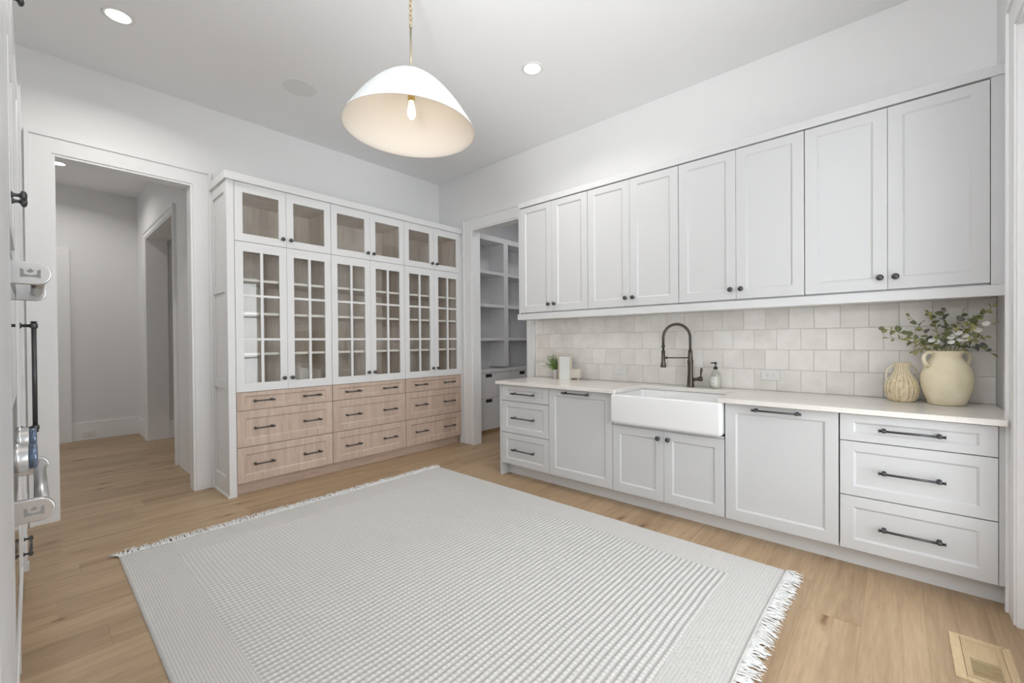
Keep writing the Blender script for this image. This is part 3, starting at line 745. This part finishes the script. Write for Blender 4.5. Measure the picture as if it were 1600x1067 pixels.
disc_light('recessed_downlight', -2.68, -3.472, 'lit round recessed light in the hall ceiling through the cased opening')
u = empty('ceiling_speaker', (.926, -2.19, H), 0, 'round flush ceiling speaker left of the pendant', 'speaker')
bm = NB(); lathe(bm, [(.125, 0), (.125, -.003), (.118, -.006), (.116, -.004)], n=48, capb=False, capt=False); obj('rim', bm, M['plastic'], u)
bm = NB(); lathe(bm, [(.116, -.004), (.06, -.005), (.001, -.0055)], n=48, capb=False, capt=False); obj('grille', bm, M['spk'], u)

# pendant
PX, PY = 2.52, -2.21
pe = empty('dome_pendant_light', (PX, PY, H), 0, 'large white dome pendant on a brass rod and chain', 'pendant light')
zr = 2.53 - H; zt = 2.862 - H
outer = [(.376 * (1 - x) ** .52, .335 * x) for x in [.0, .06, .13, .2, .28, .36, .45, .54, .63, .72, .80, .87, .93, .97, .99, .999]]
bm = NB(); lathe(bm, [(r_, zr + z_) for r_, z_ in outer], n=96, capb=False); sh = obj('shade', bm, M['shade'], pe)
inner = [(.376, 0), (.3735, -.0015), (.370, 0)] + [(max(r_ - .007, .004), z_ - .004) for r_, z_ in outer[1:]]
bm = NB(); lathe(bm, [(r_, zr + z_) for r_, z_ in inner], n=96, capb=False); obj('shade_lining', bm, M['shadein'], sh)
piv = Vector((0, 0, zt)); RT = Matrix.Translation(piv) @ Matrix.Rotation(math.radians(1.6), 4, Vector((F_.x, F_.y, 0)).normalized()) @ Matrix.Translation(-piv)
sh.matrix_local = RT
bm = NB(); lathe(bm, [(.032, zt), (.032, zt + .004), (.012, zt + .006), (.011, zt + .02), (.006, zt + .024)], n=24); tube(bm, [(0, 0, zt + .02), (0, 0, 3.13 - H)], .0058, 12); lathe(bm, [(.006, 3.12 - H), (.009, 3.125 - H), (.009, 3.135 - H), (.004, 3.14 - H)], n=16); obj('rod', bm, M['rod'], pe)
bm = NB(); tube(bm, [(0, 0, zt - .006), (0, 0, 2.80 - H)], .008, 12); lathe(bm, [(.012, 2.80 - H), (.019, 2.79 - H), (.020, 2.785 - H), (.020, 2.70 - H), (.018, 2.695 - H)], n=24); obj('socket', bm, M['brass'], pe)
z_ = 3.135 - H; i = 0
while z_ < -.03:
    bm = NB(); pts = []
    for k in range(16):
        a = 2 * PI * k / 16; px, pz = .0095 * math.cos(a), .017 * math.sin(a) + .017
        pts.append((px, 0, pz) if i % 2 == 0 else (0, px, pz))
    tube(bm, pts, .0024, 6, closed=True); o = obj('chain_link', bm, M['brass'], pe, loc=(0, 0, z_)); z_ += .0275; i += 1
bm = NB(); lathe(bm, [(.062, 0), (.062, -.008), (.05, -.018), (.015, -.024), (.006, -.03)], n=32); obj('canopy', bm, M['brass'], pe)
bm = NB(); lathe(bm, [(.013, 2.695 - H), (.014, 2.68 - H), (.020, 2.655 - H), (.023, 2.632 - H), (.021, 2.612 - H), (.012, 2.598 - H), (.001, 2.594 - H)], n=24); bl = obj('bulb', bm, M['bulb'], pe)
l = bpy.data.lights.new('pendant_lamp', 'POINT'); l.energy = 1.1; l.color = (1.0, .86, .70); l.shadow_soft_size = .03
o = bpy.data.objects.new('pendant_lamp', l); COL.objects.link(o); o.location = (PX, PY, 2.57)

# ---------------------------------------------------------------- rug
RX0, RX1, RY0, RY1 = 1.10, 4.165, -3.355, -.900
def make_rug():
    # height field of woven ribs running along y; border ribs fine, field ribs coarse with knots
    import numpy as np
    nx, ny = 830, 780
    xs = np.linspace(RX0, RX1, nx); ys = np.linspace(RY0, RY1, ny)
    X, Y = np.meshgrid(xs, ys, indexing='ij')
    jit = .0016 * np.sin(Y * 3.1 + 1.7) + .0012 * np.sin(Y * 7.7) + .001 * np.sin(Y * 17.0)
    cx = .5 + .5 * np.cos(2 * np.pi * (X + jit) / .0295); cy = .5 + .5 * np.cos(2 * np.pi * (Y + .0015 * np.sin(X * 9)) / .0228)
    fx = .5 + .5 * np.cos(2 * np.pi * (X + jit) / .01475); fy = .5 + .5 * np.cos(2 * np.pi * Y / .0116)
    bead = np.clip(cx * 1.4, 0, 1) * (.58 + .42 * cy)
    inb = (X > RX0 + .235) & (X < RX1 - .23) & (Y > RY0 + .235) & (Y < RY1 - .245)
    Z = np.where(inb, .0045 + .0058 * bead, .0062 + .0014 * fx + .0026 * fy)
    T = np.where(inb, bead, .18 + .22 * fx + .42 * fy)
    edge = np.minimum(np.minimum(X - RX0, RX1 - X), np.minimum(Y - RY0, RY1 - Y))
    Z = Z * np.clip(edge / .006, 0.15, 1)
    # slightly wavy outline on the long sides
    Yw = Y + np.where(np.abs(Y - RY1) < .02, .003 * np.cos(2 * np.pi * X / .0135), 0) + np.where(np.abs(Y - RY0) < .02, .003 * np.cos(2 * np.pi * X / .0135), 0)
    s = (X - RX0) / (RX1 - RX0)
    Xw = X + .012 * s * np.sin((Y - RY1) * 2.2)
    co = np.stack([Xw, Yw, Z], -1).reshape(-1, 3).astype('f4')
    idx = np.arange(nx * ny).reshape(nx, ny)
    q = np.stack([idx[:-1, :-1], idx[1:, :-1], idx[1:, 1:], idx[:-1, 1:]], -1).reshape(-1, 4).astype('i4')
    me = bpy.data.meshes.new('rug_field'); me.vertices.add(len(co)); me.vertices.foreach_set('co', co.ravel())
    me.loops.add(q.size); me.loops.foreach_set('vertex_index', q.ravel())
    me.polygons.add(len(q)); me.polygons.foreach_set('loop_start', np.arange(0, q.size, 4, dtype='i4'))
    me.polygons.foreach_set('use_smooth', np.ones(len(q), bool)); me.update(calc_edges=True); me.validate()
    at = me.attributes.new('tone', 'FLOAT', 'POINT'); at.data.foreach_set('value', T.ravel().astype('f4'))
    me.materials.append(M['rugw']); return me
rug = empty('area_rug', (0, 0, 0), 0, 'large pale grey ribbed woven rug with white fringe on the oak floor', 'rug')
rf = obj('woven_field', None, None, rug, mesh=make_rug()); rf.location = (0, 0, .0005)
def fringe(xe, sgn, name):
    bm = NB(); y = RY0
    while y < RY1:
        ang = random.gauss(0, .22) + .16 * math.sin(y * 9); ln = random.uniform(.060, .092) if sgn > 0 else random.uniform(.050, .105)
        s = (xe - RX0) / (RX1 - RX0); x0 = xe + .012 * s * math.sin((y - RY1) * 2.2)
        z0 = random.uniform(.005, .009)
        curl = random.gauss(0, .010 if sgn > 0 else .022)
        pts = []
        for k in range(5):
            f = k / 4; pts.append((x0 + sgn * (ln * f * math.cos(ang) - .004), y + ln * f * math.sin(ang) + curl * f * f, z0 * (1 - f) + .003 + ((.020 if sgn < 0 else .010) * math.sin(f * PI * .85) * random.random())))
        tube(bm, pts, [.0034, .0034, .0031, .0028, .0014], 5)
        y += random.uniform(.0032, .0056)
    return obj(name, bm, M['fringe'], rug, kind='stuff')
fringe(RX1, 1, 'fringe'); fringe(RX0, -1, 'fringe')
bm = NB(); tube(bm, [(RX1 - .002 + .012 * math.sin((y - RY1) * 2.2), y, .011) for y in [RY0 + (RY1 - RY0) * k / 60 for k in range(61)]], .0042, 6)
obj('hem', bm, M['rug'], rug)
bm = NB()
for (yy, dx, dy) in ((RY0 + .004, -.075, -.035), (RY0 + .01, -.05, -.055), (RY0 + .006, -.045, -.02)):
    tube(bm, [(RX0, yy, .009), (RX0 + dx * .5, yy + dy * .4, .014), (RX0 + dx, yy + dy, .008)], [.006, .0055, .003], 7)
obj('tassel', bm, M['fringe'], rug)

# ---------------------------------------------------------------- floor register
vx0, vx1, vy0, vy1 = 4.788, 4.968, -1.345, -1.003
u = empty('floor_vent', (0, 0, 0), 0, 'wooden slatted floor vent set in the oak floor by the right wall', 'vent')
bm = NB(); box(bm, vx0, vx0 + .032, vy0, vy1, -.004, .0035); box(bm, vx1 - .026, vx1, vy0, vy1, -.004, .0035); box(bm, vx0 + .032, vx1 - .026, vy1 - .018, vy1, -.004, .0035); box(bm, vx0 + .032, vx1 - .026, vy0, vy0 + .03, -.004, .0035)
obj('outer_frame', bm, M['ventwood'], u, .001)
ix0, ix1, iy0, iy1 = vx0 + .0335, vx1 - .0275, vy0 + .0315, vy1 - .0195
bm = NB(); box(bm, ix0, ix0 + .018, iy0, iy1, -.003, .005); box(bm, ix1 - .018, ix1, iy0, iy1, -.003, .005); box(bm, ix0 + .018, ix1 - .018, iy1 - .020, iy1, -.003, .005); box(bm, ix0 + .018, ix1 - .018, -1.176, -1.162, -.003, .005); box(bm, ix0 + .018, ix1 - .018, iy0, iy0 + .018, -.003, .005)
obj('inner_frame', bm, M['ventwood'], u, .001)
obj('damper_plate', B(ix0 + .018, ix1 - .018, -1.162, iy1 - .020, -.003, .0028), M['ventwood'], u)
obj('duct', B(ix0 + .018, ix1 - .018, iy0 + .018, -1.176, -.004, .0003), M['dark'], u)  # shallow dark sheet, painted shade of the duct below the slats
y_ = -1.1765
while y_ - .0055 > iy0 + .019:
    obj('slat', B(ix0 + .018, ix1 - .018, y_ - .0090, y_ - .0052, .0007, .0040), M['ventwood'], u); y_ -= .0118
bm = NB(); lathe(bm, [(.003, .0036), (.003, .0045), (.001, .0046)], (vx1 - .02, vy1 - .014, 0), 10); obj('screw', bm, M['metal'], u)

# ---------------------------------------------------------------- outlets
def outlet(loc, rz, label):
    u = empty('power_outlet', loc, rz, label, 'outlet', 'white power outlets')
    obj('cover_plate', B(-.062, .062, -.006, 0, -.038, .038), M['plastic'], u, .003)
    obj('insert', B(-.036, .036, -.008, -.006, -.017, .017), M['plastic'], u, .001)
    for s in (-.018, .018):
        for q in (-.006, .006): obj('slot', B(s - .0045, s + .0045, -.0084, -.008, q - .001, q + .001), M['gap'], u)
outlet((3.918, -.0115, 1.029), 0, 'white power outlet in the tiled wall right of the soap bottle')
outlet((2.694, -.0115, 1.020), 0, 'white power outlet in the tiled wall between the books and the faucet')
outlet((-3.584, -3.19, .082), PI / 2, 'white power outlet low in the hall skirting board')

# ---------------------------------------------------------------- things on the worktop
ZW = .9145
# two-handled cream vase
VX, VY = 4.835, -.185
va = empty('pottery_vase', (VX, VY, ZW), 0, 'big cream two-handled pottery vase holding eucalyptus', 'vase')
prof = [(.070, 0), (.078, .004), (.092, .045), (.106, .095), (.112, .140), (.110, .175), (.100, .212), (.084, .242), (.070, .262), (.064, .275), (.066, .290), (.074, .305), (.076, .310), (.071, .310), (.062, .295), (.058, .275), (.075, .24), (.095, .2), (.10, .15), (.09, .08), (.06, .02)]
bm = NB(); lathe(bm, prof, n=56); obj('body', bm, M['pottery'], va)
for s in (-1, 1):
    pts = [(.068, .300), (.085, .303), (.104, .298), (.117, .284), (.120, .265), (.114, .245), (.100, .224)]
    dx, dy = math.cos(.62), math.sin(.62)
    bm = NB(); tube(bm, [(s * r_ * dx, s * r_ * dy, z_) for r_, z_ in pts], [.010, .0095, .009, .009, .0095, .0105, .012], 12); obj('handle', bm, M['pottery'], va)
# wicker vase
wx, wy = 4.644, -.155
wi = empty('wicker_vase', (wx, wy, ZW), 0, 'small ribbed wicker vase with thin loop handles, left of the cream vase', 'vase')
wp = [(.055, 0), (.062, .006), (.074, .03), (.083, .062), (.084, .085), (.076, .115), (.058, .145), (.042, .168), (.034, .19), (.033, .205), (.037, .225), (.042, .236), (.038, .236), (.03, .21), (.03, .18), (.06, .13), (.07, .08), (.05, .01)]
wp = [(r_ * .94, z_) for r_, z_ in wp]
bm = NB(); lathe(bm, wp, n=120, rib=lambda a, z: 1 + .022 * math.cos(20 * a)); obj('body', bm, M['wicker'], wi)
bm = NB()
for k in range(20):
    a = 2 * PI * k / 20
    tube(bm, [((r_ * .9 + .0045) * 1.06 * math.cos(a), (r_ * .9 + .0045) * 1.06 * math.sin(a), z_) for r_, z_ in wp[1:12]], .0032, 5)
obj('ribs', bm, M['wickerb'], wi, kind='stuff')
bm = NB()
for q in range(26):
    z_ = .008 + q * .0085
    for (r0, za), (r1, zb3) in zip(wp, wp[1:12]):
        if za <= z_ <= zb3:
            rr = r0 + (r1 - r0) * (z_ - za) / max(zb3 - za, 1e-6)
            tube(bm, [((rr * 1.015 + .0015 * math.cos(20 * 2 * PI * k / 80)) * math.cos(2 * PI * k / 80), (rr * 1.015 + .0015 * math.cos(20 * 2 * PI * k / 80)) * math.sin(2 * PI * k / 80), z_) for k in range(80)], .0016, 4, closed=True); break
obj('weave', bm, M['wicker'], wi, kind='stuff')
for s in (-1, 1):
    dx, dy = math.cos(.62), math.sin(.62)
    pts = [(.034 + .046 * math.sin(PI * k / 14) + .016 * k / 14, .222 - .112 * k / 14 + .012 * math.sin(PI * k / 7)) for k in range(15)]
    bm = NB(); tube(bm, [(s * r_ * dx, s * r_ * dy, z_) for r_, z_ in pts], .0042, 8); obj('handle', bm, M['wickerb'], wi)

# eucalyptus stems with leaves as parts
def leaf_mesh(name, l, w_, m_, rnd=False):
    bm = NB(); P_ = []
    n = 8
    for k in range(n + 1):
        f = k / n; ww = w_ * (math.sin(PI * f) ** .6 if 0 < f < 1 else 0)
        P_.append((f * l, ww, .12 * l * math.sin(PI * f)))
    c = [bm.verts.new((x, 0, z)) for x, _, z in P_]; a = [None] * (n + 1); b = [None] * (n + 1)
    for k in range(1, n):
        a[k] = bm.verts.new((P_[k][0], P_[k][1], P_[k][2] + .1 * P_[k][1])); b[k] = bm.verts.new((P_[k][0], -P_[k][1], P_[k][2] + .1 * P_[k][1]))
    for k in range(n):
        for s in (a, b):
            vs = [c[k], c[k + 1]] + ([s[k + 1]] if s[k + 1] else []) + ([s[k]] if s[k] else [])
            if len(vs) >= 3: bm.faces.new(vs).smooth = True
    bmesh.ops.recalc_face_normals(bm, faces=bm.faces)
    bmesh.ops.solidify(bm, geom=bm.faces[:], thickness=.0006)
    me = bpy.data.meshes.new(name); bm.to_mesh(me); bm.free(); me.materials.append(m_); return me
LM = {k: leaf_mesh('leaf', *v) for k, v in {'d': (.030, .0125, M['leaf']), 'g': (.032, .0140, M['leafg']), 'y': (.026, .0095, M['leafy']), 's': (.020, .007, M['leafy'])}.items()}
def disc_mesh():
    bm = NB(); lathe(bm, [(.0005, -.0012), (.0135, -.0010), (.0150, 0), (.0135, .0012), (.0005, .0016)], n=20, capb=False, capt=False)
    bmesh.ops.recalc_face_normals(bm, faces=bm.faces); me = bpy.data.meshes.new('seed_disc'); bm.to_mesh(me); bm.free(); me.materials.append(M['petal']); return me
DM = disc_mesh()
rs = random.Random(11)
def stem(end, label, kinds, n, name='eucalyptus_stem', cat='stem', bend=.05, side=(0, 0, 0), base=None):
    o = empty(name, (VX, VY, ZW + .30), 0, label, cat)
    e = Vector(end); b0 = Vector(base) if base else Vector((e.x * .10, e.y * .08, -.06)); mid = Vector((e.x * .42, e.y * .42, e.z * .62 + bend)) + Vector(side)
    def P(t): return b0 * (1 - t) ** 2 + mid * 2 * t * (1 - t) + e * t * t
    bm = NB(); tube(bm, [P(k / 14) for k in range(15)], [.0022 - .0012 * k / 14 for k in range(15)], 6); obj('stalk', bm, M['stem'], o)
    for k in range(n):
        t = .30 + .70 * (k + .5 * rs.random()) / n; t = min(t, 1.0); p = P(t); d = (P(min(t + .02, 1.02)) - P(t - .02)).normalized()
        u_, w2 = basis(d); a = (k % 2) * PI + rs.uniform(-.9, .9) + k * .5
        out = (u_ * math.cos(a) + w2 * math.sin(a)) * 1.0 + d * rs.uniform(.2, .9)
        if k == n - 1: out = d
        kk = kinds[rs.randrange(len(kinds))]
        if kk == 'w':
            pp = p + out.normalized() * .012; lf = obj('seed_disc', None, None, o, mesh=DM, loc=pp); lf.scale = (1.12, 1.12, 1.12)
            nrm = Vector((-.1 + rs.uniform(-.25, .25), -.75 + rs.uniform(-.2, .2), .6)); lf.rotation_euler = nrm.to_track_quat('Z', 'X').to_euler(); continue
        lf = obj('leaf', None, None, o, mesh=LM[kk], loc=p)
        q = out.normalized().to_track_quat('X', 'Z'); lf.rotation_euler = (q @ Matrix.Rotation(rs.uniform(-1.3, 1.3), 3, 'X').to_quaternion()).to_euler()
        s_ = rs.uniform(.95, 1.4) * (1 if t < .85 else .8); lf.scale = (s_, s_, s_)
# ends are given relative to the vase mouth
stem((-.285, .02, .145), 'eucalyptus sprig reaching furthest left over the wicker vase', 'ddyd', 13, bend=.03)
stem((-.270, .05, .085), 'yellowish eucalyptus sprig low on the left over the wicker vase', 'yysd', 12, bend=.04)
stem((-.150, .08, -.005), 'thin drooping sprig with tiny leaves, left of the cream vase mouth', 'yss', 8, bend=.07)
stem((-.165, .03, .225), 'eucalyptus sprig with rounded dark leaves rising left of the vase', 'dgd', 9, bend=-.02)
stem((-.080, .10, .245), 'tall yellow-green sprig rising just left of the vase middle', 'yyd', 11, bend=.02)
stem((-.010, .06, .250), 'upright sprig of grey round leaves in the middle of the vase', 'ggd', 12, bend=.0)
stem((.070, .02, .235), 'sprig of grey leaves rising right of the vase middle', 'ggd', 10, bend=.0)
stem((.135, -.02, .215), 'olive green sprig of large leaves leaning to the right wall', 'dyyd', 12, bend=.03)
stem((.185, -.05, .262), 'dark-tipped sprig reaching the top right corner under the cabinet', 'dydd', 12, bend=.0)
stem((.178, -.03, -.01), 'leafy sprig bending down beside the right wall', 'ddg', 10, bend=.11)
stem((.155, -.06, .085), 'short olive sprig on the right below the white seed discs', 'dy', 9, bend=.05)
stem((-.120, -.04, .065), 'short leafy sprig in front on the left of the vase mouth', 'dyd', 10, bend=.05)
stem((.000, -.06, .110), 'short dark sprig in front of the vase mouth', 'dgd', 9, bend=.03)
stem((.125, -.055, .150), 'stem of white seed discs on the right of the bouquet', 'wywy', 7, 'seed_disc_stem', bend=.05)
stem((.045, -.075, .135), 'stem of white seed discs in the middle of the bouquet', 'wyw', 7, 'seed_disc_stem', bend=.03)
stem((.196, -.06, .165), 'stem of white seed discs furthest right in the bouquet', 'wyw', 5, 'seed_disc_stem', bend=.05)
stem((-.060, -.05, .070), 'short stem of white seed discs left of the bouquet middle', 'ywd', 7, 'seed_disc_stem', bend=.03)

# soap bottle
u = empty('soap_bottle', (3.545, -.062, ZW), 0, 'clear hand soap bottle with black pump, right of the faucet', 'bottle')
bm = NB(); lathe(bm, [(.034, 0), (.037, .004), (.037, .10), (.034, .118), (.022, .135), (.014, .142), (.013, .150)], n=36); obj('glass_body', bm, M['bottle'], u)
bm = NB(); lathe(bm, [(.032, .003), (.0345, .006), (.0345, .095), (.002, .0955)], n=32); obj('liquid', bm, M['soap'], u)
bm = NB()
A = [(-.8 - PI / 2 + 1.6 * k / 12) for k in range(13)]
for a, b in zip(A, A[1:]):
    vs = [bm.verts.new((.0378 * math.cos(q) , .0378 * math.sin(q), z_)) for q, z_ in ((a - .25, .022), (b - .25, .022), (b - .25, .088), (a - .25, .088))]; bm.faces.new(vs).smooth = True
lb = obj('label', bm, M['label'], u)
bm = NB()
for k, (z_, w3) in enumerate(((.078, .6), (.070, .8), (.062, .5), (.040, .7), (.033, .55))):
    for q in range(int(w3 * 10)):
        a = -PI / 2 - .25 - w3 / 2 + q * .1
        vs = [bm.verts.new((.0380 * math.cos(t_), .0380 * math.sin(t_), zz_)) for t_, zz_ in ((a, z_), (a + .06, z_), (a + .06, z_ + .0028), (a, z_ + .0028))]; bm.faces.new(vs)
obj('print', bm, M['grey'], lb)
bm = NB(); lathe(bm, [(.015, .148), (.015, .166), (.010, .170), (.0045, .172), (.0045, .190), (.010, .192), (.011, .202), (.006, .206)], n=24); tube(bm, [(0, 0, .198), (-.02, -.010, .200), (-.032, -.016, .196)], [.006, .0055, .004], 10); obj('pump', bm, M['black'], u)

# books standing upright
u = empty('book', (2.075, -.150, ZW), 0, 'tall beige book standing upright behind the white book', 'book')
def book(u, w3, d3, h3, cover):
    bm = NB(); box(bm, 0, .003, 0, d3, 0, h3); box(bm, w3 - .003, w3, 0, d3, 0, h3); box(bm, .003, w3 - .003, d3 - .003, d3, 0, h3); obj('cover', bm, M[cover], u, .0008)
    obj('pages', B(.003, w3 - .003, .004, d3 - .003, .004, h3 - .005), M['page'], u)
book(u, .030, .13, .262, 'book1'); u.location = (2.070, -.155, ZW)
u = empty('book', (2.103, -.165, ZW), 0, 'white book with flat cover facing the room, beside the small plant', 'book')
bm = NB(); box(bm, 0, .118, 0, .003, 0, .225); box(bm, 0, .118, .024, .027, 0, .225); box(bm, 0, .003, .003, .024, 0, .225); obj('cover', bm, M['book2'], u, .0008); obj('pages', B(.003, .115, .003, .024, .003, .222), M['page'], u); u.location = (2.105, -.175, ZW)
u.rotation_euler = (0, 0, .05)
u = empty('book', (2.104, -.14, ZW), 0, 'taller greyish book standing right behind the white book', 'book')
bm = NB(); box(bm, 0, .112, 0, .003, 0, .262); box(bm, 0, .112, .026, .029, 0, .262); box(bm, 0, .003, .003, .026, 0, .262); obj('cover', bm, M['book1'], u, .0008); obj('pages', B(.003, .109, .003, .026, .003, .259), M['page'], u)
# small ceramic block on feet
u = empty('ceramic_box', (2.255, -.115, ZW), .1, 'small square oatmeal ceramic box on stubby feet, right of the books', 'ornament')
bm = NB(); ls = []
for z_, ins in ((.016, .008), (.019, .003), (.026, 0), (.098, 0), (.106, .004), (.109, .010)): ls.append(rloop(-.058 + ins, .058 - ins, -.04 + ins, .04 - ins, .014, z_, 4))
loft(bm, ls); obj('body', bm, M['ceramic'], u)
for sx in (-.038, .038):
    for sy in (-.022, .022):
        bm = NB(); lathe(bm, [(.008, 0), (.010, .017)], (sx, sy, 0), 12); obj('foot', bm, M['ceramic'], u)
# potted plant
u = empty('potted_plant', (2.018, -.130, ZW), 0, 'small bushy green plant in a pale grey pot left of the books', 'plant')
bm = NB(); lathe(bm, [(.028, 0), (.030, .003), (.036, .085), (.037, .095), (.033, .095), (.031, .08), (.002, .078)], n=28, capt=False); obj('pot', bm, M['potm'], u)
bm = NB(); rp = random.Random(5)
for k in range(46):
    az = rp.uniform(0, 2 * PI); el = rp.uniform(.25, 1.45); ln = rp.uniform(.10, .185)
    d = Vector((math.cos(az) * math.cos(el), math.sin(az) * math.cos(el) * .7, math.sin(el)))
    if d.x > 0: d.x *= .55
    if d.y > 0: d.y *= .8
    p0 = Vector((0, 0, .09)); pts = [p0 + d * ln * f - Vector((0, 0, .02 * f * f)) for f in (0, .33, .66, 1)]
    tube(bm, pts, .0011, 4)
    for q in range(9):
        f = .25 + .75 * q / 8; c = p0 + d * ln * f - Vector((0, 0, .02 * f * f)); u_, w2 = basis(d); a = q * 2.4 + rp.random()
        o_ = (u_ * math.cos(a) + w2 * math.sin(a)) * .8 + d * .7; o_.normalize(); s_ = o_.cross(d).normalized() * .0062; l_ = rp.uniform(.016, .026)
        vs = [bm.verts.new(x) for x in (c, c + o_ * l_ * .45 + s_, c + o_ * l_, c + o_ * l_ * .45 - s_)]; bm.faces.new(vs)
obj('foliage', bm, M['fern'], u, kind='stuff')

# ground outside the glazed doors
struct('floor_patio', B(5.17, 9.0, -3.0, 1.0, -.15, -.06), M['ext'])
